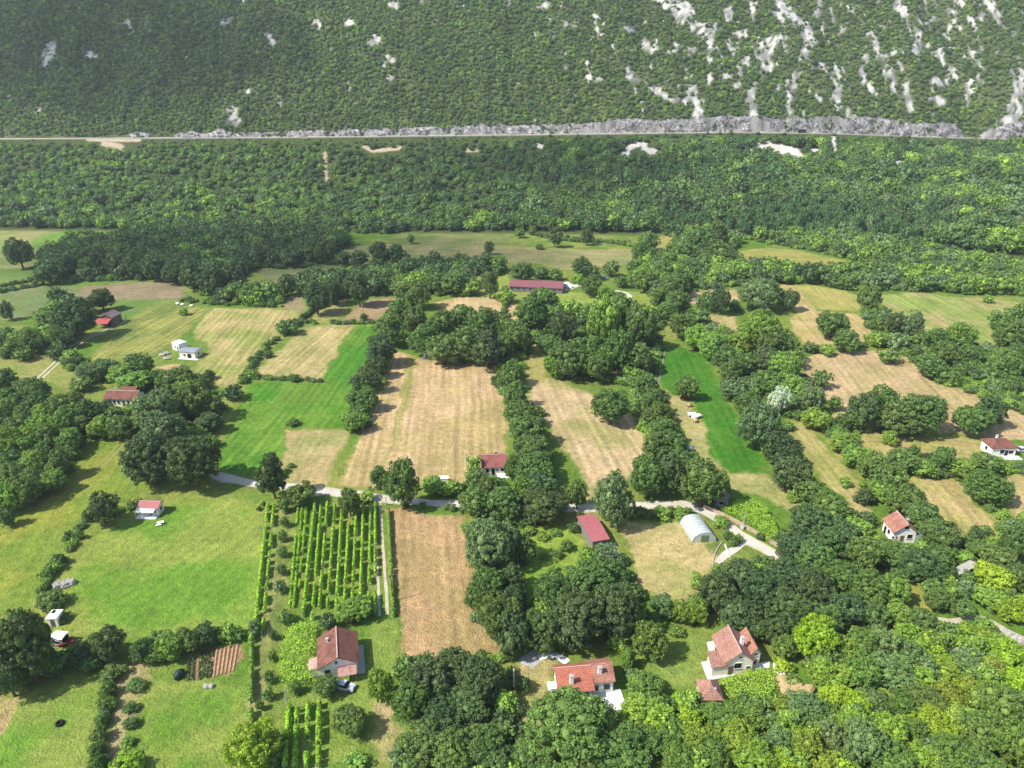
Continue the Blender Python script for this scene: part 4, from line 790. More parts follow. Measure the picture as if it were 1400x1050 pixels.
# lower slope wood
x, y = jitgrid(-720, 720, 360, Y_ROAD-3, 5.5, 11); z = hz(x, y); px, py, _ = proj(x, y, z); g = rng(12)
bkd = np.full(len(x), 99.0)
for q in BANKS: bkd = np.minimum(bkd, seg_d(px, py-5, *q[:4])-q[4]*.5)
k = (y > y_foot(x)+6) & (bkd > 2.5) & (np.abs(x) < y*.95+60) & (g.random(len(x)) > .05+.22*(fbm(x/18, y/18, 29) > .62)); k &= ~((y > Y_ROAD-11) & (g.random(len(x)) < .45))
x, y, z, px, py = x[k], y[k], z[k], px[k], py[k]
t_ = np.clip((y-y_foot(x))/(Y_ROAD-y_foot(x)), 0, 1)
r = g.uniform(2.6, 5.4, len(x))*(1.15-.45*t_)*(.8+.4*fbm(x/35, y/35, 15)); hh_ = r*g.uniform(.85, 1.2, len(x))
hh_ = np.where(y > Y_ROAD-14, np.minimum(hh_, 1.6), hh_); r = np.where(y > Y_ROAD-14, r*.6, r)
ti = tints(len(x), 'dmb', [3, 3.2, 1.2], 14, .82, 1.2, x, y)
tl_ = tints(len(x), 'mlgd', [3, 3, 2.6, .5], 17, .85, 1.22, x, y); tb_ = tints(len(x), 'bdg', [4, 1, .6], 18, .9, 1.15)
pn = px + (fbm(x/30, y/30, 19)-.5)*260; lf = (pn < 440) & (py < 318) | (pn > 820) & (fbm(x/22, y/22, 20) > .56) | (pn > 440) & (pn < 820) & (fbm(x/26, y/26, 23) > .63)
bl = (np.hypot((pn-1105)/190, (py-315)/34) < 1); ti = np.where(lf[:, None], tl_, ti); ti = np.where(bl[:, None], tb_, ti)
szf = np.interp(px, [0, 400, 650, 850, 1400], [.66, .66, .74, 1.15, 1.25]); szf = np.where(bl, .62, szf); em = (g.random(len(x)) < .07)*.65+1; em = np.where((y > Y_ROAD-30) | bl, 1, em); r = r*szf*em; hh_ = hh_*szf*np.where(bl, 1.9, 1)*em**.8; hh_ = np.where(y > Y_ROAD-26, np.minimum(hh_, np.where(y > Y_ROAD-14, 1.5, 2.8)), hh_)
scatter("slope_wood", np.stack([x, y, z-.4], 1), r, hh_, ti, FARP, "continuous broadleaf wood on the slope below the main road", 16)
# valley-floor wood belts and hedgerow undergrowth
BELT = [
 [(48,372),(58,352),(100,336),(165,330),(188,316),(330,314),(468,318),(476,335),(446,352),(440,366),(345,368),(322,392),(262,396),(240,382),(110,386),(60,388)],
 [(470,318),(700,300),(900,306),(1010,330),(1005,342),(960,345),(900,318),(845,316),(700,313),(560,317),(520,320)],
 [(1000,325),(1200,330),(1400,385),(1400,405),(1340,404),(1250,398),(1200,400),(1180,372),(1196,362),(1100,342)],
 [(385,395),(420,384),(480,378),(530,370),(600,366),(700,366),(700,378),(640,378),(650,404),(560,405),(505,405),(480,405),(440,420),(428,420),(415,400)],
 [(258,398),(330,386),(345,410),(385,402),(384,418),(350,418),(300,414)],
 [(560,452),(690,452),(690,490),(620,490),(560,480)],
 [(700,452),(740,436),(780,436),(900,436),(905,470),(900,500),(880,530),(760,520),(760,470),(700,500)],
 [(862,385),(885,345),(905,355),(945,325),(1005,335),(1000,365),(1075,375),(1180,378),(1200,402),(1100,388),(1050,386),(940,396),(935,440),(905,430)],
 [(925,432),(1000,455),(1085,470),(1100,520),(1120,560),(1060,572),(1050,620),(1030,590),(1000,545),(975,490)],
 [(1195,440),(1225,448),(1265,464),(1300,460),(1350,480),(1376,484),(1360,440),(1402,425),(1402,560),(1345,534),(1290,524),(1252,498),(1230,475),(1180,472)],
 [(1095,705),(1200,715),(1200,745),(1230,765),(1310,760),(1400,730),(1400,860),(1340,835),(1290,845),(1240,830),(1220,800),(1200,860),(960,850),(950,800),(1060,770)],
 [(1060,880),(1240,850),(1400,880),(1400,1140),(860,1140),(860,950),(960,965),(1050,970)],
 [(640,680),(700,670),(760,690),(760,720),(690,720),(680,880),(650,840)],
 [(700,822),(850,786),(880,850),(860,880),(700,880)],
 [(540,920),(640,905),(690,930),(690,1130),(540,1130)],
 [(0,515),(110,555),(180,558),(186,590),(130,598),(84,650),(60,684),(0,698)],
 [(80,425),(130,415),(125,450),(90,480),(20,490),(0,480),(40,455)],
 [(185,590),(230,540),(290,520),(300,560),(290,640),(190,650)],
 [(0,860),(70,850),(80,900),(150,880),(160,905),(60,930),(0,955)],
 [(180,890),(300,868),(330,866),(322,874),(250,886),(190,902)],
]
HEDGE = [  # polylines in pixels, half width m
 ([(560,410),(530,450),(510,500),(495,555),(482,582)], 4.0), ([(690,490),(700,540),(725,600),(735,680)], 5.0), ([(868,505),(885,550),(905,605),(925,625)], 5),
 ([(1050,575),(1065,620),(1100,680),(1130,690)], 5), ([(1150,605),(1200,640),(1240,640),(1300,645),(1385,640)], 4.5), ([(1200,660),(1235,700),(1300,770)], 5),
 ([(1300,648),(1345,690),(1385,730)], 2.2), ([(1100,535),(1125,575),(1140,600)], 3), ([(1190,430),(1205,460),(1235,480),(1262,500),(1300,524)], 4), ([(1100,480),(1180,474)], 2),
 ([(58,800),(85,765),(112,720),(150,705),(190,690)], 1.8), ([(200,665),(240,648),(290,650)], 2.5), ([(142,925),(148,960),(142,1000),(134,1055)], 1.0), ([(392,700),(391,702)], .2),
 ([(330,525),(360,480),(400,450),(430,425),(470,412)], 1.6), ([(350,518),(440,522)], .9), ([(405,440),(440,443),(530,442)], 1.3), ([(660,660),(600,672),(540,670),(470,672)], 1.0), ([(560,692),(650,700)], 1.2),
 ([(860,700),(930,700),(990,712),(1010,738),(1000,748)], 1.6), ([(0,392),(55,384),(100,388)], 1.5), ([(0,400),(60,390)], 2), ([(100,500),(140,510),(200,520),(255,530)], 3), ([(250,412),(300,416),(380,420)], 2), ([(720,300),(740,322),(820,330),(860,336)], 2.5),
 ([(700,313),(760,328),(860,333)], 1.8), ([(690,395),(690,430),(700,450)], 2), ([(1065,385),(1000,390),(940,396)], 3), ([(1060,515),(1090,560),(1100,575)], 3), ([(850,770),(870,830),(880,870)], 2), ([(570,910),(690,905)], 2), ([(700,930),(706,980),(715,1050)], 1.2),
 ([(855,890),(862,930),(866,950)], 1.5), ([(1060,955),(1000,975),(960,965)], 2.5), ([(640,640),(645,670)], 1.5), ([(1285,770),(1340,745),(1400,722)], 3), ([(395,640),(380,665)],.8), ([(1400,560),(1340,535),(1290,524)],3.5), ([(1180,590),(1150,600)],2), ([(380,940),(384,990),(380,1050)],1.0),
 ([(90,850),(62,826),(58,806)],1.2), ([(880,330),(872,370)],4), ([(1040,740),(1062,770)],1.0)]
BLDCLEAR = []   # filled with building footprints: (x, y, r)
CLEARPX = [(465,895,44),(480,945,22),(800,935,62),(1007,888,52),(1015,925,40),(970,943,26),(1232,718,34),(1250,735,20),(1370,612,30),(676,635,26),(163,541,30),(203,693,24),(255,480,34),(146,432,26),(733,390,52),(582,482,12),(813,722,34),(955,724,34),(72,842,20),(80,870,24),(1320,775,24),(250,925,16),(290,905,40),(1300,884,14),(1085,940,26),(1085,916,10),(1060,925,14),(780,392,22),(740,898,26),(990,668,14),(1110,982,0),(1140,1022,10)]
def road_clear(x, y):
    d = np.full(x.shape, 99.0); P = PG(LANE)
    for i in range(len(P)-1): d = np.minimum(d, seg_d(x, y, *P[i], *P[i+1]))
    return d
x, y = jitgrid(-440, 480, 55, 560, 2.9, 21); g = rng(22); keep = np.zeros(len(x), bool); wood = np.zeros(len(x), bool)
wxx = x+(fbm(x/8, y/8, 401)-.5)*8; wyy = y+(fbm(x/8, y/8, 403)-.5)*8
for P in BELT:
    P = [((a+60) if a >= 1400 else (a-60 if a <= 0 else a), b) for a, b in P]
    Q = PG(P); m = (x > Q[:, 0].min()-8) & (x < Q[:, 0].max()+8) & (y > Q[:, 1].min()-8) & (y < Q[:, 1].max()+8)
    if m.any(): d = poly_sd(wxx[m], wyy[m], Q); kk = np.where(m)[0]; keep[kk[d > 0]] = True; wood[kk[d > 2.5]] = True
THIN = []
for P, hw in HEDGE:
    Q = PG(P)
    if hw < 2.6:
        S_ = resample(Q, 1.25); gg = rng(int(hw*100)+len(P)); THIN += [(a+gg.normal()*hw*.38, b+gg.normal()*hw*.38, hw) for a, b in S_ if vnoise(a/5, b/5, 91) > .22]; continue
    for i in range(len(Q)-1):
        d = seg_d(wxx*.5+x*.5, wyy*.5+y*.5, *Q[i], *Q[i+1]); keep |= (d < hw*(.55+.9*vnoise(x/12, y/12, 77)))
keep &= (y < y_foot(x)+8) & (np.abs(x) < y*.85+60)
px, py, _ = proj(x, y, 0*x)
for a, b, c in CLEARPX: keep &= np.hypot(px-a, (py-b)*1.15) > c
keep &= road_clear(x, y) > 3.6
EP = PG([(1222,815),(1240,835),(1270,845),(1300,850),(1330,842),(1345,845),(1370,858),(1402,876)])
for i in range(len(EP)-1): keep &= seg_d(x, y, *EP[i], *EP[i+1]) > 4.0
keep &= ~((px > 694) & (px < 800) & (py > 722) & (py < 800))
for OP in ([(1222,790),(1268,795),(1280,835),(1262,842),(1240,815)], [(1090,925),(1118,935),(1112,1000),(1088,1000)], [(1020,1000),(1060,975),(1062,1050),(1030,1050)], [(590,404),(712,418),(708,444),(610,424)], [(720,470),(758,478),(745,522),(716,512)]): keep &= poly_sd(x, y, PG(OP)) < 1
x, y, wood = x[keep], y[keep], wood[keep]; px, py = px[keep], py[keep]
T = np.array(TREES); near = np.full(len(x), 99.0)
for a, b, c in T: near = np.minimum(near, np.hypot(x-a, y-b)/c)
big = (near > 1.05) & wood & (y > 300) & (g.random(len(x)) < .28)
lr_ = (px > 860) & (py > 840); sm = ~big & (near > .5) & (g.random(len(x)) < np.where(lr_, .55, np.where(wood, .62, .85)))
r = g.uniform(1.3, 2.5, len(x))*(.75+.5*fbm(x/12, y/12, 25))*np.where(wood, 1.15, 1)
pxs, pys = x, y
ti = tints(len(x), 'mldg', [3.2, 3, 1.6, 1.2], 24, .85, 1.2, x, y)
yw = (px > 860) & (py > 840); ty = tints(len(x), 'ylmog', [2.4, 3.6, 2.6, .8, 1.2], 26, .85, 1.2); ti = np.where(yw[:, None], ty, ti)
td = tints(len(x), 'dmlb', [4, 2.4, .6, 1.4], 27, .78, 1.25); ti = np.where((py < 400)[:, None] & (px < 700)[:, None], td, ti)
scatter("undergrowth", np.stack([x, y, 0*x-.1], 1)[sm], r[sm], (r*g.uniform(.75, 1.2, len(x)))[sm], ti[sm], BSHP, "bushy undergrowth filling hedgerows and wood edges", 28)
th = np.array(THIN); tr = rng(92).uniform(.8, 1.35, len(th))*(.65+.28*th[:, 2]); tk = road_clear(th[:, 0], th[:, 1]) > 2.6
scatter("hedgerow_bushes", np.stack([th[:, 0], th[:, 1], 0*tr-.1], 1)[tk], tr[tk], (tr*rng(93).uniform(.8, 1.3, len(th)))[tk], tints(len(th), 'mldg', [3, 2.6, 2, 1.4], 94, .85, 1.2)[tk], BSHP, "thin lines of low hedge bushes between the fields", 95)
rb = g.uniform(3.4, 5.6, len(x))
scatter("valley_wood", np.stack([x, y, 0*x-.2], 1)[big], rb[big], (rb*g.uniform(.85, 1.1, len(x)))[big], ti[big], FARP, "broadleaf wood belts on the valley floor", 30)
print("trees", len(TREES), "undergrowth", int(sm.sum()), "valley wood", int(big.sum()))

# ------------------------------------------------------------------ buildings
def frame(A, B, Cc, ze):
    """A->B local x, A->C local y, eave corners (photo pixels) at height ze; returns centre, angle, width, depth"""
    a, b, c = [np.array(G(*p, ze)) for p in (A, B, Cc)]
    u = b-a; wd = float(np.hypot(*u)); ang = math.atan2(u[1], u[0]); n = np.array([-math.sin(ang), math.cos(ang)])
    d = float(np.dot(c-a, n)); ctr = a+u/2+n*d/2; return float(ctr[0]), float(ctr[1]), ang, wd, d
def gable_roof(w, d, z, rise, along, t=.16, ridge_shift=0.0, hip=False, seg=None):
    m = MB(); x, y = w/2, d/2
    if hip:
        k = min(x, y)*.92
        r0, r1 = ((-x+k, 0, z+rise), (x-k, 0, z+rise)) if w >= d else ((0, -y+k, z+rise), (0, y-k, z+rise))
        c = [(-x,-y,z),(x,-y,z),(x,y,z),(-x,y,z)]
        if w >= d: m.slab([c[0],c[1],r1,r0],t); m.slab([c[1],c[2],r1],t); m.slab([c[2],c[3],r0,r1],t); m.slab([c[3],c[0],r0],t)
        else: m.slab([c[0],c[1],r0],t); m.slab([c[1],c[2],r1,r0],t); m.slab([c[2],c[3],r1],t); m.slab([c[3],c[0],r0,r1],t)
    elif along == 'y':
        s = ridge_shift; m.slab([(-x,-y,z),(s,-y,z+rise),(s,y,z+rise),(-x,y,z)],t); m.slab([(s,-y,z+rise),(x,-y,z),(x,y,z),(s,y,z+rise)],t)
    else:
        s = ridge_shift; m.slab([(-x,-y,z),(x,-y,z),(x,s,z+rise),(-x,s,z+rise)],t); m.slab([(-x,s,z+rise),(x,s,z+rise),(x,y,z),(-x,y,z)],t)
    return m
def gable_wall(w, d, z, rise, along, shift=0.0, hip=False):
    m = MB(); x, y = w/2, d/2
    if hip: return m.box(-x,x,-y,y,-.2,z)
    if along == 'y': P = [(-x,-.2),(x,-.2),(x,z),(shift,z+rise),(-x,z)]; m.add([(a,-y,b) for a,b in P]+[(a,y,b) for a,b in P], [(0,1,2,3,4),(9,8,7,6,5)]+[(i,5+i,5+(i+1)%5,(i+1)%5) for i in range(5)])
    else: P = [(-y,-.2),(y,-.2),(y,z),(shift,z+rise),(-y,z)]; m.add([(-x,a,b) for a,b in P]+[(x,a,b) for a,b in P], [(4,3,2,1,0),(5,6,7,8,9)]+[(i,(i+1)%5,5+(i+1)%5,5+i) for i in range(5)])
    return m
def window(root, x, y, z, w, h, face='f', mat='glass', shutter=None):
    """face f: front (-y), r: right (+x), l: left (-x)"""
    m = MB(); g = MB(); q = .07
    if face == 'f': m.box(x-w/2-q,x+w/2+q,y-.06,y+.05,z-q,z+h+q); g.box(x-w/2,x+w/2,y-.075,y-.02,z,z+h); s = MB().box(x-w/2-.12,x+w/2+.12,y-.16,y-.061,z-q-.08,z-q-.003)
    else:
        k = 1 if face == 'r' else -1; a, b = sorted((x-k*.05, x+k*.06)); m.box(a,b,y-w/2-q,y+w/2+q,z-q,z+h+q); a, b = sorted((x+k*.02, x+k*.075)); g.box(a,b,y-w/2,y+w/2,z,z+h)
        a, b = sorted((x+k*.061, x+k*.16)); s = MB().box(a,b,y-w/2-.12,y+w/2+.12,z-q-.08,z-q-.003)
    o = m.build("window", M['wood'] if shutter else M['white'], root); g.build("pane", M[mat], o); s.build("sill", M['concrete'], o); return o
def door(root, x, y, w=.95, h=2.05, face='f', mat='wood'):
    m = MB(); hd = MB(); z = .03
    if face == 'f': m.box(x-w/2,x+w/2,y-.07,y+.04,z,z+h); hd.box(x+w*.32,x+w*.38,y-.12,y-.071,1.0,1.12)
    else: k = 1 if face == 'r' else -1; a, b = sorted((x-k*.04, x+k*.07)); m.box(a,b,y-w/2,y+w/2,z,z+h); a, b = sorted((x+k*.071, x+k*.12)); hd.box(a,b,y+w*.32,y+w*.38,1.0,1.12)
    o = m.build("door", M[mat], root); hd.build("handle", M['steel'], o); return o
def chimney(root, x, y, z0, z1, s=.32, mat='white'):
    o = MB().box(x-s,x+s,y-s,y+s,z0,z1).build("chimney", M[mat], root); MB().box(x-s-.08,x+s+.08,y-s-.08,y+s+.08,z1+.003,z1+.14).build("chimney_cap", M['concrete'], o); return o
def ridge_cap(root, w, d, z, rise, along, shift=0.0):
    m = MB()
    if along == 'y': m.tube((shift,-d/2-.03,z+rise+.02),(shift,d/2+.03,z+rise+.02),.13,.13,6)
    else: m.tube((-w/2-.03,shift,z+rise+.02),(w/2+.03,shift,z+rise+.02),.13,.13,6)
    return m.build("ridge_cap", M['ridge'], root)
def house(name, A, B, Cc, ze, rise, along, roof_mat, wall_mat, label, cat='house', over=.45, shift=0.0, hip=False, cap=True):
    cx, cy, an, w, d = frame(A, B, Cc, ze); root = empty(name, (cx, cy, 0), an, label=label, cat=cat)
    rf = gable_roof(w, d, ze, rise, along, ridge_shift=shift, hip=hip).build("roof", M[roof_mat], root)
    half = (w/2-abs(shift)) if along == 'y' else (d/2-abs(shift)); k = rise*over/max(half, .1)
    gable_wall(w-2*over, d-2*over, ze+(k if not hip else .1)-.17, rise-k-.03 if not hip else 0, along, shift*(1-2*over/w), hip).build("wall", M[wall_mat], root)
    if cap and not hip: ridge_cap(rf, w, d, ze, rise, along, shift)
    print(name, "w %.1f d %.1f ang %.0f" % (w, d, math.degrees(an)))
    return root, rf, w, d, over

# A: brown tiled house
r, rf, w, d, ov = house("gabled_house", (433.5,917), (492,906), (439,872), 3.0, 2.3, 'y', 'brown_tile', 'white', "white house with old brown tiled gable roof beside the vineyard")
d = abs(d); F = -d/2+ov; Rr = w/2-ov; Lf = -w/2+ov
window(r, -.4, F, 3.55, .5, .5); window(r, 1.9, F, 1.3, 1.2, 1.1); door(r, .2, F); window(r, -2.2, F, 1.1, 1.1, 1.2)
window(r, Rr, 1.0, 1.0, 1.1, 1.2, 'r'); window(r, Rr, -1.8, 1.0, 1.1, 1.2, 'r'); window(r, Lf, 1.4, 1.1, 1.0, 1.1, 'l')
chimney(rf, -w*.24, d*.18, 3.6, 5.0, .22)
MB().slab([(-.3,F-2.3,2.15),(3.3,F-2.3,2.15),(3.3,F-.02,2.55),(-.3,F-.02,2.55)],.08).build("porch_roof", plain("rusty_sheet", (196,158,146), .7, .2, 1.5, (170,96,74)), r)
for px_ in (-.15, 3.15): MB().tube((px_,F-2.15,0),(px_,F-2.15,2.07),.06).build("post", M['wood'], r)
a_ = MB(); a_.box(Lf-1.9,Lf-.01,-2.8,-.2,-.1,2.0); an_ = a_.build("annex_wall", M['white'], r)
MB().slab([(Lf-2.2,-3.0,2.03),(Lf-.02,-3.0,2.5),(Lf-.02,0.0,2.5),(Lf-2.2,0.0,2.03)],.1).build("annex_roof", plain("faded_board", (206,176,158), .8, .12, 1), r)
MB().box(Rr+.01,Rr+1.3,-d/2,d/2-1,0.02,.14).build("terrace", M['concrete'], r)
# B: red roofed house with white terrace
r, rf, w, d, ov = house("red_roofed_house", (763,948.5), (813.7,944), (753,909), 3.0, 1.5, 'x', 'red_tile', 'white', "long white house with bright red tiled roof and white terrace", shift=1.2)
d = abs(d); F = -d/2+ov
chimney(rf, -.1*w, -d*.25, 3.3, 5.3, .34); window(r, w/2-ov-1.2, F, .9, 1.0, 1.3); door(r, w/2-ov-2.8, F)
window(r, -w/2+ov, -.6, 1.0, 1.2, 1.1, 'l'); MB().box(-w/2-1.2,-w/2+ov-.01,-d/2+.3,d/2-1.4,.02,.14).build("side_terrace", M['paleconc'], r)
bx, by, ba, bw, bd = frame((814.9,937), (846.9,933.7), (797.7,904), 3.2)
hx = w/2+bw/2-.25; hy = .9; d2 = abs(d)*.84
rr = empty("tmp", (0,0,0)); bpy.data.objects.remove(rr)
g2 = gable_roof(bw, d2, 3.25, 1.45, 'x', ridge_shift=.55)
g2.v = [(a+hx, b+hy, c) for a, b, c in g2.v]; rf2 = g2.build("wing_roof", M['orange_tile'], r)
g3 = gable_wall(bw-.5, d2-2*ov, 3.22, 1.2, 'x', .45); g3.v = [(a+hx-.05, b+hy, c) for a, b, c in g3.v]; g3.build("wing_wall", M['white'], r)
chimney(rf2, hx-.5, hy-1.2, 3.6, 5.3, .34)
Fw = hy-d2/2+ov; window(r, hx+.7, Fw, .9, 1.2, 1.4); window(r, hx-1.4, Fw, .9, 1.0, 1.3); door(r, hx-.4, Fw, mat='white')
tp = [G(*p, 0.1) for p in ((812,944),(848,942),(857,968.5),(828,974),(806,958))]
ca, sa = math.cos(-r.rotation_euler.z), math.sin(-r.rotation_euler.z)
def loc(root, p):
    dx, dy = float(p[0])-root.location.x, float(p[1])-root.location.y; a = -root.rotation_euler.z
    return dx*math.cos(a)-dy*math.sin(a), dx*math.sin(a)+dy*math.cos(a)
MB().prism([loc(r, p) for p in tp][::-1], .02, .18).build("terrace", M['paleconc'], r)
# C: complex house with two gables and a front annex
r, rf, w, d, ov = house("twin_gabled_house", (990.3,907.6), (1033.3,904.6), (974.7,869), 3.5, 2.6, 'y', 'pink_tile', 'cream', "cream house with two pink tiled gables and a low front annex", over=.35)
d = abs(d); F = -d/2+ov
window(r, .1, F, 4.3, .5, .5); window(r, -.2, F, 1.8, 1.4, 1.3); window(r, 1.9, F, 1.5, .8, .6); door(r, -1.5, F)
chimney(rf, w*.22, -d*.05, 4.6, 6.6, .3); window(r, -w/2+ov, 1.2, 1.4, 1.1, 1.2, 'l')
gx, gy, ga, gw, gd = frame((1030,896.5), (1047.5,896), (1014,866), 3.6); p = loc(r, (gx, gy))
g2 = gable_roof(gw, d*.8, 3.6, 1.7, 'y'); g2.v = [(a+w/2+gw/2-.5, b+.8, c-.02) for a, b, c in g2.v]; rf2 = g2.build("wing_roof", M['orange_tile'], r)
g3 = gable_wall(gw-.6, d*.8-.7, 3.5, 1.5, 'y'); g3.v = [(a+w/2+gw/2-.5, b+.8, c) for a, b, c in g3.v]; g3.build("wing_wall", M['cream'], r)
window(r, w/2+gw/2-.5, .8-d*.4+.35, 3.2, .5, .5); window(r, w/2+gw/2-.5, .8-d*.4+.35, 1.0, .9, 1.1)
P4 = [loc(r, G(*p, 2.9)) for p in ((973,912.5),(1003.5,909),(996,890),(966,893))]
zz = [2.75, 2.75, 3.5, 3.5]; MB().slab([(P4[i][0], P4[i][1], zz[i]) for i in range(4)], .14).build("annex_roof", M['pink_tile'], r)
cxx = sum(p[0] for p in P4)/4; cyy = sum(p[1] for p in P4)/4
MB().prism([(cxx+(a-cxx)*.88, cyy+(b-cyy)*.86) for a, b in P4], -.1, 2.58).build("annex_wall", M['cream'], r)
MB().prism([loc(r, G(*p)) for p in ((958.5,906),(972,903),(975,922),(1052,904),(1052,913),(968,931))], .02, .13).build("terrace", M['paleconc'], r)
MB().prism([loc(r, G(*p)) for p in ((966,878.5),(980,876),(988,890),(970,893))], .02, .12).build("side_terrace", M['paleconc'], r)
# small pink hip-roofed hut
r, rf, w, d, ov = house("garden_hut", (959,957), (990,957.5), (951,928.5), 2.4, 1.9, 'y', 'pink_tile', 'cream', "small hut with faded pink pyramid roof in front of the twin gabled house", hip=True, over=.3, cat='hut')
d = abs(d); window(r, -.6, -d/2+.3, .9, .7, .7); door(r, .7, -d/2+.3); window(r, -w/2+.3, 0, .9, .9, .8, 'l'); chimney(rf, .6, -d*.2, 2.7, 3.7, .16)
# D
r, rf, w, d, ov = house("orange_roofed_house", (1221.5,728.8), (1257,729), (1207.5,709), 3.2, 2.5, 'y', 'orange_tile', 'white', "white house with an orange tiled gable among trees at right")
d = abs(d); F = -d/2+ov; window(r, 0.1, F, 4.1, 1.0, .8, mat='dark'); window(r, 1.3, F, 1.3, 1.2, 1.2); window(r, -1.9, F, 1.4, .5, .5); window(r, -2.8, F, 1.4, .5, .5); door(r, -.5, F)
window(r, -w/2+ov, -.5, 1.2, 1.1, 1.1, 'l'); door(r, -w/2+ov, 1.3, face='l', mat='dark'); chimney(rf, w*.22, 0, 3.6, 5.2, .28, 'concrete')
MB().box(w/2-ov+.01,w/2+1.5,F-.1,F+2.2,0.02,2.0).build("lean_to", plain("blue_grey_board", (168,196,204), .7, .1, 1), r)
# E
r, rf, w, d, ov = house("hip_roofed_house", (1357,613), (1394,613), (1345,599.5), 3.1, 1.9, 'x', 'brown_tile', 'white', "white house with brown hipped roof at the right edge", hip=True)
d = abs(d); F = -d/2+ov; window(r, -.5, F, 1.1, 1.3, 1.2); window(r, 2.2, F, 1.1, 1.4, .9, mat='dark'); door(r, .9, F, mat='dark'); window(r, -w/2+ov, 0, 1.1, 1.0, 1.1, 'l')
MB().box(-.2,w/2+.6,F-2.2,F-.01,.02,.3).build("terrace", M['paleconc'], r); chimney(rf, -1, .6, 4.0, 5.6, .25)
# F
r, rf, w, d, ov = house("red_cottage", (658.3,640), (695.5,638.3), (657,620.5), 2.7, 2.0, 'x', 'stained_tile', 'white', "white cottage with stained red tiled roof below the tree row")
r["label"] = "white cottage with stained red tiled roof by the big stubble field"
d = abs(d); F = -d/2+ov; window(r, -w*.28, F, 1.0, .8, 1.1, mat='dark'); door(r, -w*.07, F, mat='dark'); window(r, w*.08, F, 1.3, .6, .6); window(r, w*.3, F, 1.1, 1.5, .9, mat='dark'); chimney(rf, .6, d*.1, 3.9, 5.2, .22, 'dark')
MB().box(.5,w/2,F-2.2,F-.01,.02,.2).build("terrace", M['paleconc'], r)
# G
r, rf, w, d, ov = house("long_farmhouse", (140,545.5), (184.5,546.5), (143,533.5), 2.9, 1.7, 'x', 'brown_tile', 'white', "long white farmhouse with faded brown tiled roof at left")
d = abs(d); F = -d/2+ov
for i, q in enumerate((-.42,-.3,-.18,-.05,.1,.25,.4)):
    if i != 4: window(r, w*q, F, 1.0, .8, 1.2)
    else: door(r, w*q, F)
chimney(rf, -w*.25, .4, 3.8, 5.2, .24, 'concrete')
g2 = gable_roof(w*.5, 3.8, 3.0, 1.2, 'x'); g2.v = [(a-.3, b+d/2+.9, c) for a, b, c in g2.v]; g2.build("rear_roof", M['brown_tile'], r)
MB().box(-w*.25, w*.2, d/2-ov, d/2+2.2, -.1, 2.8).build("rear_wall", M['white'], r)
# H
r, rf, w, d, ov = house("small_cottage", (186.5,694.5), (216,695.5), (193,683.5), 2.5, 1.0, 'x', 'red_tile', 'white', "small white cottage with bright red roof and open verandah")
for c in r.children:
    if c.name.startswith("roof"): c.data.materials[0] = M['salmon']
d = abs(d); F = -d/2+ov; window(r, -.6, F, .9, 1.6, 1.2, mat='dark'); window(r, 1.5, F, 1.0, .7, 1.0); door(r, .6, F, mat='dark'); window(r, w/2-ov, 0, 1.0, .8, 1.0, 'r')
MB().box(-w/2,w/2-.4,F-1.9,F-.01,.02,.25).build("verandah_floor", M['paleconc'], r)
MB().slab([(-w/2,F-1.7,2.0),(w/2-.8,F-1.7,2.0),(w/2-.8,F-.4,2.42),(-w/2,F-.4,2.42)],.06).build("verandah_roof", M['white'], r)
for q in (-w/2+.1, -.8, w/2-.9): MB().tube((q,F-1.6,.25),(q,F-1.6,1.95),.06).build("post", M['white'], r)
# J: two little white buildings in the striped field
r, rf, w, d, ov = house("white_shed", (243,480.5), (266,482), (249,473.5), 2.9, .35, 'x', 'white', 'cream', "white field house with grey metal sheet roof between hay fields", cap=False, over=.25)
rf.data.materials[0] = M['steel']; d = abs(d); F = -d/2+ov
door(r, .9, F, 1.6, 2.0, mat='dark'); window(r, -1.2, F, 1.0, .8, .9); window(r, w/2-ov, 0, 1.0, 1.0, 1.0, 'r'); MB().box(-w/2,w/2+1.2,F-1.3,F-.01,.02,.15).build("terrace", M['paleconc'], r)
r, rf, w, d, ov = house("flat_roofed_shed", (233.8,468), (243.5,471), (239,462), 3.2, .12, 'x', 'white', 'white', "small white flat roofed shed behind the grey roofed field house", cap=False, over=.12, cat='shed')
window(r, 0, -abs(d)/2+.12, 1.2, .7, .7); door(r, w*.3, -abs(d)/2+.12, .8)
# K old barn
r, rf, w, d, ov = house("old_barn", (134,434), (154,434.5), (140,427), 4.2, 1.5, 'y', 'brown_tile', 'wood', "old ruined barn with patched grey roof beside the pale track", cat='barn', over=.3)
rf.data.materials[0] = plain("patched_roof", (150,134,134), .8, .3, 1.2, (84,66,66)); d = abs(d)
MB().slab([(-w/2-.6,-d/2-3.6,2.5),(w/2-.8,-d/2-3.6,2.5),(w/2-.8,-d/2+.2,3.7),(-w/2-.6,-d/2+.2,3.7)],.12).build("lean_to_roof", plain("red_sheet", (206,96,92), .6, .2, 1, (150,84,84)), r)
door(r, .5, -d/2+ov, 2.2, 2.4, mat='dark'); window(r, w/2-ov, -.5, 1.2, 1.4, 1.3, 'r', mat='dark')
for q in (-w/2-.4, w/2-1): MB().tube((q,-d/2-3.5,0),(q,-d/2-3.5,2.4),.1).build("post", M['wood'], r)
# L long barn
r, rf, w, d, ov = house("long_barn", (695.5,391.5), (770,394.5), (697,381.5), 3.0, 1.6, 'x', 'brown_tile', 'grey', "very long farm barn with maroon sheet roof", cat='barn', cap=False)
rf.data.materials[0] = M['maroon']; d = abs(d)
for q in range(9): window(r, w*(-.44+.11*q), -d/2+ov, 1.3, 1.6, .9, mat='dark')
door(r, -w/2+ov, 0, 2.4, 2.4, 'l', 'dark')
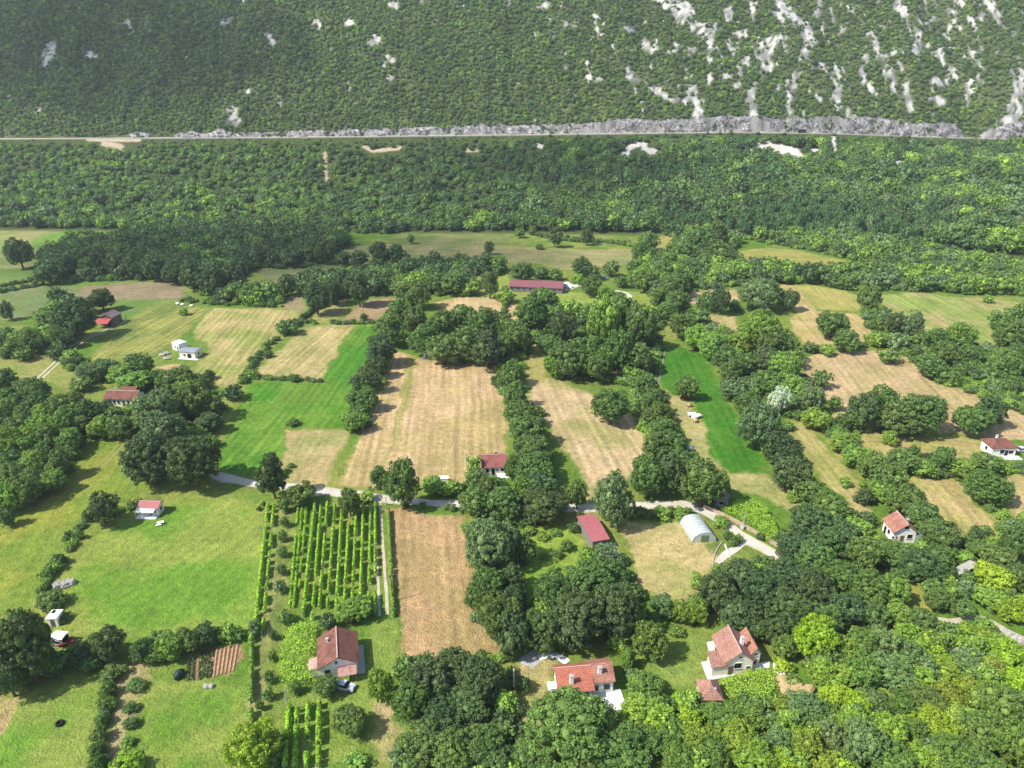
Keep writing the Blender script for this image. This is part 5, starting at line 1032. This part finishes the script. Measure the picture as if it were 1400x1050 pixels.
# M
r, rf, w, d, ov = house("white_hut", (575.8,482.5), (589.5,482.5), (577,478.5), 2.5, .5, 'x', 'white', 'white', "tiny white hut with dark roof at the head of the big stubble field", cap=False, over=.15, cat='hut')
rf.data.materials[0] = M['grey']; d = abs(d); F = -d/2+ov; door(r, 0, F, .8, 1.9, mat='grey'); window(r, -1.6, F, 1.0, .8, .9); window(r, 1.6, F, 1.0, .8, .9)
# N maroon roofed shed
r, rf, w, d, ov = house("tractor_shed", (809.5,741), (834,736.8), (791,705.3), 3.0, .5, 'x', 'brown_tile', 'grey', "open shed with plain salmon pink sheet roof by the lane", cat='shed', cap=False, over=.3)
rf.data.materials[0] = M['salmon']; d = abs(d); door(r, w/2-ov, -1, 2.6, 2.3, 'r', 'dark'); door(r, w/2-ov, 3, 2.6, 2.3, 'r', 'dark'); window(r, 0, -d/2+ov, 1.2, 1.2, .9, mat='dark')
# Q building half hidden behind the round clump
r, rf, w, d, ov = house("unfinished_house", (978,672), (1000,674), (976,655), 5.2, .6, 'x', 'brown_tile', 'grey', "dark two storey concrete house half hidden behind trees at the lane bend", cap=False)
rf.data.materials[0] = M['wood']; d = abs(d)
for q in (-2, 0.2): window(r, w/2-ov, q, 3.3, 1.0, 1.1, 'r', mat='dark'); window(r, w/2-ov, q, .9, 1.0, 1.2, 'r', mat='dark')
window(r, 0, -d/2+ov, 3.3, 1.3, 1.1, mat='dark'); window(r, 0, -d/2+ov, .9, 1.3, 1.1, mat='dark')
# T grey roofed shed
r, rf, w, d, ov = house("grey_shed", (1313,785.5), (1338,772.5), (1304.5,776.5), 2.3, .25, 'x', 'brown_tile', 'grey', "low shed with pale grey sheet roof in the trees at right", cat='shed', cap=False, over=.2)
rf.data.materials[0] = plain("pale_sheet", (204,198,188), .6, .12, .8); door(r, 0, -abs(d)/2+.2, 1.0, 1.8)
# O polytunnel
def polytunnel():
    a = np.array(G(946.5,742)); b = np.array(G(979,740.5)); c = np.array(G(929.5,716)); u = b-a; w = float(np.hypot(*u)); an = math.atan2(u[1], u[0]); n = np.array([-math.sin(an), math.cos(an)])
    d = float(np.dot(c-a, n)); sh = float(np.dot(c-a, u/w)); root = empty("polytunnel", (*map(float, a+u/2), 0), an, label="arched polytunnel with whitish film beside the lane", cat="greenhouse")
    K = 18; h = w*.47; m = MB(); arc = [(w/2*math.cos(math.pi*i/K), h*math.sin(math.pi*i/K)**.85) for i in range(K+1)]; J = 14
    # axis runs obliquely back: build at true angle
    v = []; f = []
    for j in range(J+1):
        for x_, z_ in arc: v.append((x_+sh*j/J, d*j/J, z_-.02))
    for j in range(J):
        for i in range(K): f.append((j*(K+1)+i, j*(K+1)+i+1, (j+1)*(K+1)+i+1, (j+1)*(K+1)+i))
    m.add(v, f); m.build("film", M['polythene'], root, smooth=True)
    for j in range(0, J+1, 2):
        hp = MB()
        for i in range(K): hp.tube((arc[i][0]*1.004+sh*j/J, d*j/J, arc[i][1]*1.004), (arc[i+1][0]*1.004+sh*j/J, d*j/J, arc[i+1][1]*1.004), .04, n=5)
        hp.build("hoop", M['steel'], root)
    for yy_, nm in ((.0, "front_end"), (d, "rear_end")):
        o_ = sh*yy_/d; MB().add([(x_*.985+o_, yy_+(.03 if yy_ == 0 else -.03), z_*.985) for x_, z_ in arc], [tuple(range(K+1))]).build(nm, M['polythene'], root)
    dr = MB().box(-.9,.9,-.08,-.005,0.02,2.1).build("door", plain("tunnel_door", (120,150,110), .6, .2, 2), root); MB().box(.6,.7,-.14,-.081,1,1.15).build("handle", M['steel'], dr)
polytunnel()

# ------------------------------------------------------------------ vineyard rows
def vine_row(p0, p1, hgt, wd, seed, label, group, tone='l', post=True, thick=.55, name="vine_row", cat="vines", gaps=.1):
    a = np.array(G(*p0)); b = np.array(G(*p1)); Ld = float(np.hypot(*(b-a))); an = math.atan2(*(b-a)[::-1]); root = empty(name, (*map(float, (a+b)/2), 0), an, label=label, cat=cat, group=group)
    g = rng(seed); n = int(Ld*150*wd*hgt); s = g.uniform(-Ld/2, Ld/2, n); dens = vnoise(s/1.3, s*0, seed); s = s[dens > gaps+.1]; n = len(s); dn = vnoise(s/.9, s*0+3, seed+3)
    th = g.uniform(-.35, math.pi+.35, n); rad = g.uniform(.75, 1.05, n)*(.7+.6*dn); cy_ = rad*np.cos(th)*wd/2; cz = hgt*.42+rad*np.sin(th)*hgt*.52
    p = np.stack([s, cy_, np.maximum(cz, .15)], 1); sz = .17
    q1 = g.normal(size=(n, 3)); q1 /= np.linalg.norm(q1, axis=1)[:, None]; q2 = np.cross(q1, g.normal(size=(n, 3))); q2 /= np.linalg.norm(q2, axis=1)[:, None]
    q = np.stack([p-q1*sz, p+q2*sz, p+q1*sz, p-q2*sz], 1).reshape(-1, 3)
    o = link("foliage", np_mesh("vine_foliage", q, np.arange(len(q)).reshape(-1, 4), M['leaf']), root); k = g.uniform(.9, 1.1); o.color = (*(alb(TONE[tone])*k*1.7), 1)
    if post:
        np_ = max(2, int(Ld/6)); base = MB().tube((0,0,-.1),(0,0,hgt*1.12),.05,.045,6).build("post", M['concrete'], root); base.location = (-Ld/2, 0, 0)
        for i in range(1, np_+1): c = base.copy(); col.objects.link(c); c.parent = root; c.location = (-Ld/2+Ld*i/np_, 0, 0)
VR = [((407.5,698),(396.5,831)),((413,698),(401.5,832)),((419,697),(407,834)),((431,692),(414.6,845)),((439.4,693),(427,849)),((448,693),(437,834)),((458.3,694),(448,834)),((468,695),(460,838)),((478,700),(471,830)),((487.5,700),(482,824)),((497,697),(493,826)),((507,695),(504,840)),((513.5,692),(513,842))]
for i, (top, bot) in enumerate(VR):
    vine_row(top, bot, 1.1 if i < 3 else 1.8, .5 if i < 3 else .52, 500+i, f"leafy green vine row, {ORD[i]} from the left in the main vineyard", "vine rows of the main vineyard", 'v', gaps=.2)
vine_row((531,700), (538,845), 1.6, .7, 530, "single vine row on the right of the pale wheel ruts", None, 'l')
for i, (p0, p1) in enumerate((((366.5,692),(348,872)), ((375,692),(359,872)))):
    vine_row(p0, p1, 1.5, .6, 540+i, f"thin vine row, {ORD[i]} from the left in the strip beside the lawn", "vine rows beside the lawn", 'v', gaps=.3)
for i, (p0, p1) in enumerate((((407,972),(404,1052)), ((422,966),(419,1052)), ((437,964),(436,1052)), ((396,968),(390,1052)))):
    vine_row(p0, p1, 1.7, .75, 550+i, f"bright vine row, {ORD[i]} listed below the white pole", "vine rows at the bottom edge", 'v')
    pass
vine_row((345,868), (342,1052), 1.7, .9, 560, "tall vine row along the right side of the bottom lawn", None, 'l', gaps=.2)
vine_row((352,700), (362,690), 1.2, .9, 561, "short shrubby row end by the lane", None, 'm', post=False, name="shrub_row", cat="shrubs")
# bright grape arbours: a leafy roof on posts
def arbour(outline, h, label, seed, tone='y', dens=44):
    P = PG([(a, b) for a, b in outline]); cx, cy = P.mean(0); root = empty("grape_arbour", (float(cx), float(cy), 0), 0, label=label, cat="arbour")
    g = rng(seed); x0, y0 = P.min(0); x1, y1 = P.max(0); n = int((x1-x0)*(y1-y0)*dens); x = g.uniform(x0, x1, n); y = g.uniform(y0, y1, n)
    sd = poly_sd(x+(fbm(x/2, y/2, seed)-.5)*2, y+(fbm(x/2, y/2, seed+1)-.5)*2, P); k = (sd > 0) & (g.random(n) < .35+.9*vnoise(x/.8, y/.8, seed+3)); x, y, sd = x[k], y[k], sd[k]; n = len(x)
    z = h*(.8+.5*fbm(x/1.6, y/1.6, seed+2)) - g.random(n)*.5; z = np.where(sd < .6, z*g.uniform(.2, 1, n), z)
    p = np.stack([x-cx, y-cy, z], 1); sz = .15; nn = g.normal(size=(n, 3))*.5+np.array([0, 0, 1]); nn /= np.linalg.norm(nn, axis=1)[:, None]
    a = np.cross(nn, g.normal(size=(n, 3))); a /= np.linalg.norm(a, axis=1)[:, None]; b = np.cross(nn, a)
    q = np.stack([p-a*sz, p+b*sz*.8, p+a*sz, p-b*sz*.8], 1).reshape(-1, 3)
    o = link("foliage", np_mesh("arbour_foliage", q, np.arange(len(q)).reshape(-1, 4), M['leaf']), root); o.color = (*(alb(TONE[tone])*1.3), 1)
    base = None
    for X in np.arange(x0+1, x1, 4.5):
        for Y in np.arange(y0+1, y1, 4.5):
            if poly_sd(np.array([X]), np.array([Y]), P)[0] > .3:
                if base is None: c = base = MB().tube((0,0,-.1),(0,0,h*.95),.06).build("post", M['wood'], root)
                else: c = base.copy(); col.objects.link(c); c.parent = root
                c.location = (float(X-cx), float(Y-cy), 0)
arbour([(388,872),(410,858),(430,856),(434,880),(428,912),(440,925),(432,940),(400,944),(382,938),(384,900)], 2.1, "bright leafy grape arbour left of the brown roofed house", 601, 'v')
arbour([(984,700),(1010,690),(1030,688),(1050,705),(1062,725),(1066,745),(1050,742),(1020,722),(990,708)], 2.0, "bright yellow green vine canopy above the lane bend", 603, 'v')
arbour([(984,938),(1012,926),(1046,918),(1060,935),(1062,955),(1045,968),(1000,966),(990,955)], 2.0, "bright vine canopy before the cream twin gabled house", 605, 'v')
# vegetable rows
for i, (p0, p1) in enumerate((((258,905),(256.7,931)),((265,900),(263,931)),((275.7,891.4),(272.2,930.5)),((281,888.5),(276.8,929)),((285.9,888),(281.9,928)),((291.2,887.3),(286.8,927)))):
    vine_row(p0, p1, .45, .38, 620+i, f"dark leafy vegetable row, {ORD[i]} from the left in the tilled bed", "vegetable rows in the tilled bed", 'd', post=False, name="vegetable_row", cat="vegetables", gaps=.02)

mb = MB()
for i in range(6):
    a = np.array(G(297.5+5.6*i, 887-1.0*i)); b = np.array(G(292.5+5.4*i, 926-1.8*i)); n_ = 14
    for j in range(n_):
        p = a+(b-a)*j/n_; q = a+(b-a)*(j+1)/n_; k = .30+.04*math.sin(j*2.1+i)
        mb.add([(p[0]-k,p[1],.0),(p[0],p[1],.26),(p[0]+k,p[1],.0),(q[0]-k,q[1],.0),(q[0],q[1],.26),(q[0]+k,q[1],.0)], [(0,3,4,1),(1,4,5,2)])
mb.build("soil_ridges", plain("tilled_soil", (196,158,122), .95, .2, 1.5, (176,140,104)), None, kind="structure", label="long brown soil ridges in the tilled vegetable bed")

# ------------------------------------------------------------------ poles
def pole(base, top, label, cross=True, mat='concrete', foot=False):
    x, y = map(float, G(*base)); phi = R(PITCH)+math.atan((base[1]-525)/FPX); s = FPX/(y*ct+CAM_H*st)
    hgt = min(9.5, math.hypot(base[0]-top[0], base[1]-top[1])/s/math.cos(phi)); root = empty("utility_pole", (x, y, 0), RND.random()*3, label=label, cat="pole")
    MB().tube((0,0,-.2),(0,0,hgt),.15,.09,8).build("shaft", M[mat], root)
    if cross:
        ar = MB().box(-.75,.75,-.05,.05,hgt-.5,hgt-.38).build("cross_arm", M['wood'], root)
        for q in (-.65, 0, .65): MB().tube((q,0,hgt-.378),(q,0,hgt-.18),.045,.03,6).build("insulator", M['white'], ar)
    if foot: MB().box(-.6,.6,-.5,.5,-.05,.9).build("plinth", M['concrete'], root)
pole((394.5,973), (390.5,946), "pale concrete pole below the bright grape arbour")
pole((1015.5,722.5), (1019.5,701), "white pole on a plinth by the lane bend", foot=True)
pole((1087,877.5), (1090.5,858), "white pole behind the twin gabled house")
pole((87,482), (82.5,467), "thin pole above the pale wheel ruts at left")
pole((638,643), (638.2,620), "thin pole left of the red roofed cottage")
pole((702.5,942), (700,917), "short white pole at the bottom centre garden", False, 'white')
pole((537,822), (532,788), "leaning wooden pole on the edge of the tan field below the lane", mat='wood')
pole((174.5,446), (173,430), "pole beside the old barn track", mat='wood')
pole((1180,756), (1182,748), "white post in the trees by the lane end", False, 'white')
pole((1346,855), (1347.5,841), "dark post beside the earth path at lower right", False, 'wood')
pole((665,870) if False else (697,812), (690,790), "pale pole at the left of the middle clump", False)
pole((528,655) if False else (528,691), (526.5,680), "low gate post at the top of the vineyard ruts", False)
pole((162,687), (159,673), "thin pole behind the dark tree by the small cottage", mat='wood')

# ------------------------------------------------------------------ vehicles
def car(px, rz, label, body='carwhite', L=4.2, name="parked_car"):
    x, y = map(float, G(*px)); root = empty(name, (x, y, 0), rz, label=label, cat="car"); b = MB()
    prof = [(-L/2,.35),(-L/2,.75),(-L/2+.15,.95),(-L*.22,1.0),(L*.30,.98),(L/2-.1,.8),(L/2,.55),(L/2,.35)]
    w = .84; n = len(prof); b.add([(a,-w,c) for a,c in prof]+[(a,w,c) for a,c in prof], [tuple(range(n)),tuple(range(2*n-1,n-1,-1))]+[(i,n+i,n+(i+1)%n,(i+1)%n) for i in range(n)])
    b.build("body", M[body], root)
    c = MB(); P = [(-L*.38,.98),(-L*.30,1.42),(L*.10,1.45),(L*.24,.985)]; q = .72; c.add([(a,-w*.95+(.12 if z>1.2 else 0),z) for a,z in P]+[(a,w*.95-(.12 if z>1.2 else 0),z) for a,z in P], [(0,1,2,3),(7,6,5,4),(0,4,5,1),(2,6,7,3),(1,5,6,2)])
    c.build("cabin_glass", M['glass'], root); MB().box(-L*.29,L*.09,-.70,.70,1.452,1.49).build("roof", M[body], root)
    for sx in (-L*.31, L*.31):
        for sy in (-w, w):
            t = MB().tube((sx,sy-.1,.32),(sx,sy+.1,.32),.32,.32,14).build("wheel", M['tyre'], root); MB().tube((sx,sy-.11,.32),(sx,sy+.11,.32),.17,.17,10).build("rim", M['steel'], t)
    for sy in (-.6, .6): MB().box(L/2-.06,L/2+.02,sy-.16,sy+.16,.6,.74).build("headlight", M['white'], root)
car((471,941), -.25, "pale blue white car parked under the brown roofed house porch")
car((198,536), .3, "dark car parked behind the long farmhouse", 'cardark')
car((1397,617), .1, "white car parked beside the hipped roof house")
car((936,546), .6, "small red vehicle under the tree in the green strip", 'redpaint', 3.2)
def truck():
    xx = (1096-700)*654/FPX; z = float(zroad(xx))+.1; root = empty("box_truck", (xx, Y_ROAD+2.2, z), 0, label="dark box truck driving on the main road", cat="truck")
    MB().box(-4.3,2.2,-1.2,1.2,.9,3.5).build("cargo_box", M['cardark'], root); MB().box(-4.3,4.0,-1.0,1.0,.6,.9-.003).build("chassis", M['dark'], root)
    cb = MB().prism([(2.35,-1.15),(4.3,-1.15),(4.3,1.15),(2.35,1.15)], .903, 2.9).build("cab", plain("truck_cab", (190,186,180), .4, .05, 1), root); MB().box(4.302,4.34,-1.0,1.0,1.8,2.6).build("windscreen", M['glass'], cb)
    for sx in (-3.2,-2.1,3.3):
        for sy in (-1.1,1.1): MB().tube((sx,sy-.14,.5),(sx,sy+.14,.5),.5,.5,12).build("wheel", M['tyre'], root)
truck()
r, rf, w, d, ov = house("white_store", (61.5,846.3), (77,845.8), (67.2,833.5), 2.3, .12, 'x', 'white', 'white', "small white flat roofed store with a dark roof hatch at left", cat='shed', cap=False, over=.12)
rf.data.materials[0] = M['paleconc']; MB().box(-w*.28, -w*.08, .1, 1.0, 2.45, 2.6).build("roof_hatch", M['dark'], rf); door(r, 0, -abs(d)/2+.12, .8, 1.8); window(r, w/2-.12, 0, .9, .8, .7, 'r')
# lean-to shelter beside the caravan with red and blue goods
r, rf, w, d, ov = house("open_shelter", (66,873), (84,874.5), (65.4,861), 2.4, .2, 'x', 'white', 'grey', "open shelter with bright white roof beside the oaks at left", cat='shelter', cap=False, over=.2)
rf.data.materials[0] = M['white']; door(r, w/2-.2, 0, 1.6, 1.9, 'r', 'dark'); window(r, 0, -abs(d)/2+.2, .9, 1.0, .8, mat='dark')
x, y = map(float, G(92,882)); t_ = empty("farm_trailer", (x, y, 0), .5, label="red farm trailer under the edge of the white roofed shelter", cat="trailer")
MB().box(-1.3,1.3,-.8,.8,.55,1.15).build("bed", M['redpaint'], t_); MB().tube((1.3,0,.55),(2.4,0,.45),.06).build("drawbar", M['steel'], t_)
for sy in (-.85,.85): MB().tube((0,sy-.1,.4),(0,sy+.1,.4),.4,.4,12).build("wheel", M['tyre'], t_)

# ------------------------------------------------------------------ small things
def single(name, px, build, mat, label, cat, rz=0, group=None, smooth=True):
    x, y = map(float, G(*px)); m = MB(); build(m); o = m.build(name, M[mat] if isinstance(mat, str) else mat, None, smooth, label=label, cat=cat, group=group); o.location = (x, y, 0); o.rotation_euler = (0, 0, rz); return o
single("rubble_heap", (87,801), lambda m: [m.lump((random.Random(i).uniform(-2.0,2.0), random.Random(i+9).uniform(-.8,.8), .3), (.8,.6,.75), i, .4) for i in range(16)], 'stone', "heap of pale rubble at the corner of the lawn", "rubble heap", .4, smooth=False)
def tyre_(m):
    K = 18
    for i in range(K):
        a, b = 2*math.pi*i/K, 2*math.pi*(i+1)/K; m.tube((.55*math.cos(a),.55*math.sin(a),.25),(.55*math.cos(b),.55*math.sin(b),.25),.23,.23,8)
single("discarded_rubber_ring", (82,990), tyre_, 'tyre', "big black tyre lying on the bottom left lawn", "tyre", .5)
single("tarp_heap", (246,925), lambda m: m.lump((0,0,.7),(.8,1.2,.9),3,.2,14,9), 'tarp', "dark green tarpaulin over a heap beside the tilled bed", "tarpaulin", -.3)
single("stone_heap", (285,939), lambda m: [m.lump((random.Random(i).uniform(-.8,.8), random.Random(i+5).uniform(-.4,.4), .2), (.45,.35,.4), i, .4) for i in range(8)], 'stone', "small stone heap with leaves below the tilled bed", "stone heap", smooth=False)
single("white_sheeting", (1305,886), lambda m: m.lump((0,0,.1),(2.8,1.5,.35),8,.3,16,6), 'concrete', "crumpled grey white sheeting among the lower right shrubs", "sheeting", -.5)
x, y = map(float, G(220,717)); t_ = empty("garden_table", (x, y, 0), .4, label="white garden table on the lawn below the small cottage", cat="table")
MB().box(-.8,.8,-.5,.5,.70,.76).build("tabletop", M['white'], t_)
for a in (-.7,.7):
    for b in (-.4,.4): MB().tube((a,b,0),(a,b,.697),.035).build("leg", M['white'], t_)
x, y = map(float, G(217,719.5)); t_ = empty("garden_bench", (x, y, 0), .4, label="white bench beside the white garden table", cat="bench")
MB().box(-.7,.7,-.18,.18,.40,.45).build("seat", M['white'], t_)
for a in (-.6,.6): MB().box(a-.04,a+.04,-.15,.15,0,.397).build("leg", M['white'], t_)
for i, (px_, nm) in enumerate((((942,556),"behind"), ((951,577),"in front of"), ((925,575),"left of"))):
    def bale(m): m.tube((-.65,0,.68),(.65,0,.68),.68,.68,18)
    single("round_bale", px_, bale, 'hay', f"round hay bale lying {nm} the white boxes on the meadow", "hay bale", .3+i*.8, "hay bales beside the green strip")
for i, px_ in enumerate(((946,569),(952,572))):
    x, y = map(float, G(*px_)); t_ = empty("farm_cart", (x, y, 0), .1+i*.5, label=("white cart standing between the hay bales", "long white trailer between the hay bales")[i], cat="cart", group=None)
    MB().box(-1.3-i*.5,1.3+i*.5,-.75,.75,.5,1.15).build("bed", M['white'], t_)
    for sx in (-.8,.8): MB().tube((sx,-.85,.35),(sx,.85,.35),.33,.33,12).build("wheel", M['tyre'], t_)
x, y = map(float, G(942,617)); t_ = empty("water_bowser", (x, y, 0), .2, label="small white water tank on wheels at the hedge end", cat="water tank")
MB().tube((-1,0,1.1),(1,0,1.1),.6,.6,16).build("tank", M['white'], t_, True)
for sy in (-.5,.5): MB().tube((0,sy-.1,.35),(0,sy+.1,.35),.35,.35,12).build("wheel", M['tyre'], t_)
single("white_crate", (607,658), lambda m: (m.box(-1.2,1.2,-.7,.7,0,1.3), m.box(-1.3,1.3,-.8,.8,1.303,1.4)), 'white', "white box among bushes by the lane", "box", .1, smooth=False)
single("red_awning", (479,853), lambda m: m.slab([(-1.4,-.8,1.9),(1.4,-.8,1.9),(1.4,.8,2.2),(-1.4,.8,2.2)],.06).tube((-1.3,0,0),(-1.3,0,2.0),.05).tube((1.3,0,0),(1.3,0,2.0),.05), 'redpaint', "red awning behind the brown roofed house", "awning", smooth=False)
single("dry_bush", (1085,944), lambda m: [m.lump((random.Random(i).uniform(-3,3), random.Random(i+7).uniform(-2.2,2.2), .6), (1.3,1.1,1.0), i, .35) for i in range(14)], 'straw', "large dry straw coloured brush pile near the twin gabled house", "brush pile", smooth=False)
single("laundry_heap", (1311,497) if False else (1303,500), lambda m: m.lump((0,0,.3),(4.5,2.6,.6),4,.3,14,6), 'straw', "dry tan heap in the bushes right of the far tan field", "brush pile")
for i, (a, b, s) in enumerate(((772,389,1.4),(778,392,1.9),(784,393,1.3))):
    single("rubble_heap", (a,b), lambda m: [m.lump((random.Random(k+i*9).uniform(-2,2), random.Random(k+30+i).uniform(-1,1), .4), (s,s*.7,s*.7), k, .4) for k in range(6)], 'paleconc', f"white rubble heap, {ORD[i]} from the left at the end of the long barn", "rubble heap", group="rubble heaps by the long barn", smooth=False)
single("stacked_boards", (826,381), lambda m: m.box(-2.2,2.2,-.8,.8,0,1.2), 'steel', "pale stack of sheets in the yard beyond the long barn", "stack", smooth=False)
single("white_boulder", (1068,925), lambda m: [m.lump((random.Random(i).uniform(-.3,.3), 1.1*i-2.2, .5), (.8,.7,.7), i, .35) for i in range(5)], 'paleconc', "pile of white blocks right of the cream house", "stone heap", smooth=False)
for i, (a, b) in enumerate(((1372,866),(1380,870),(1388,875),(1396,878))):
    single("boulder", (a,b), lambda m: m.lump((0,0,.4),(1.0,.8,.8),i+3,.35), 'stone', f"pale boulder, {ORD[i]} from the left beside the earth path", "boulder", group="boulders beside the earth path", smooth=False)
for i, (a, b) in enumerate(((243,416),(250,417),(262,419))):
    single("white_sack", (a,b), lambda m: m.lump((0,0,.4),(1.0,.6,.55),i+3,.3), 'white', f"white heap, {ORD[i]} from the left above the striped hay field", "sack", group="white heaps above the hay field")
for i, (a, b) in enumerate(((222,486),(229,484),(228,491))):
    single("grey_heap", (a,b), lambda m: m.lump((0,0,.4),(1.3,1.0,.6),i+3,.35), 'stone', f"grey heap, {('left','upper right','lower right')[i]} of three beside the field house", "heap", group="grey heaps beside the field house", smooth=False)
# low walls
def wall_line(pts, h, t, mat, label, name="garden_wall"):
    P = resample(PG(pts), 3.0); m = MB()
    for i in range(len(P)-1):
        a, b = P[i], P[i+1]; d_ = b-a; d_ /= np.hypot(*d_); n_ = np.array([-d_[1], d_[0]])*t/2; q = [a-n_, b-n_, b+n_, a+n_]; m.prism([(float(u), float(v)) for u, v in q], -.1, h)
    return m.build(name, M[mat] if isinstance(mat, str) else mat, None, label=label, cat="wall")
wall_line([(962,694),(985,704),(1010,717),(1035,731),(1063,748)], 1.0, .35, plain("pinkish_stone_wall", (206,178,160), .9, .2, 1.5, (178,150,132)), "low pinkish stone wall along the upper side of the lane")
wall_line([(987,741),(981,750),(976,762),(974,776)], .25, .2, 'concrete', "white curved garden wall below the polytunnel")
wall_line([(991,745),(994,753),(998,763)], .35, .2, 'paleconc', "short white wall beside the drive below the polytunnel")
wall_line([(1046,872),(1052,878),(1068,880)], .9, .4, 'stone', "low rubble wall behind the cream house")
wall_line([(700,917),(703,960),(713,1010),(718,1045)], .7, .25, 'dark', "dark garden fence line at bottom centre", "garden_fence")

# cumulus cloud high above the left of the valley: soft homogeneous vapour, shades the far woods
def cloud(name, c, puffs, dens, label):
    m, t, b = new_mat(name); out = t.nodes["Material Output"]; t.nodes.remove(b); v = N(t, "ShaderNodeVolumePrincipled"); v.inputs["Density"].default_value = dens; v.inputs["Color"].default_value = (1, 1, 1, 1)
    t.links.new(v.outputs[0], out.inputs["Volume"]); mb = MB()
    mb.lump((0,0,0), puffs, 4, .12, 24, 12); o = mb.build(name, m, None, True, kind="stuff", label=label); o.location = c; return o

cloud("cloud", (-165-410, 425-174, 520), (190, 58, 34), .0115, "long soft cloud high over the left of the valley")
cloud("cloud", (-470-300, 800-130, 520), (260, 110, 40), .014, "soft cloud high over the left end of the mountain")
cloud("cloud", (-20-330, 590-140, 520), (110, 60, 26), .011, "small soft cloud high over the middle of the slope")

# ------------------------------------------------------------------ air
m, t, b = new_mat("haze"); t.nodes.remove(b); v = N(t, "ShaderNodeVolumePrincipled"); v.inputs["Density"].default_value = HAZE; v.inputs["Color"].default_value = (.80, .89, 1.0, 1); v.inputs["Anisotropy"].default_value = .2
t.links.new(v.outputs[0], t.nodes["Material Output"].inputs["Volume"])
MB().box(-1000, 1000, -320, 1120, -3, 380).build("haze", m, None, kind="stuff", label="thin bluish summer haze in the valley air")
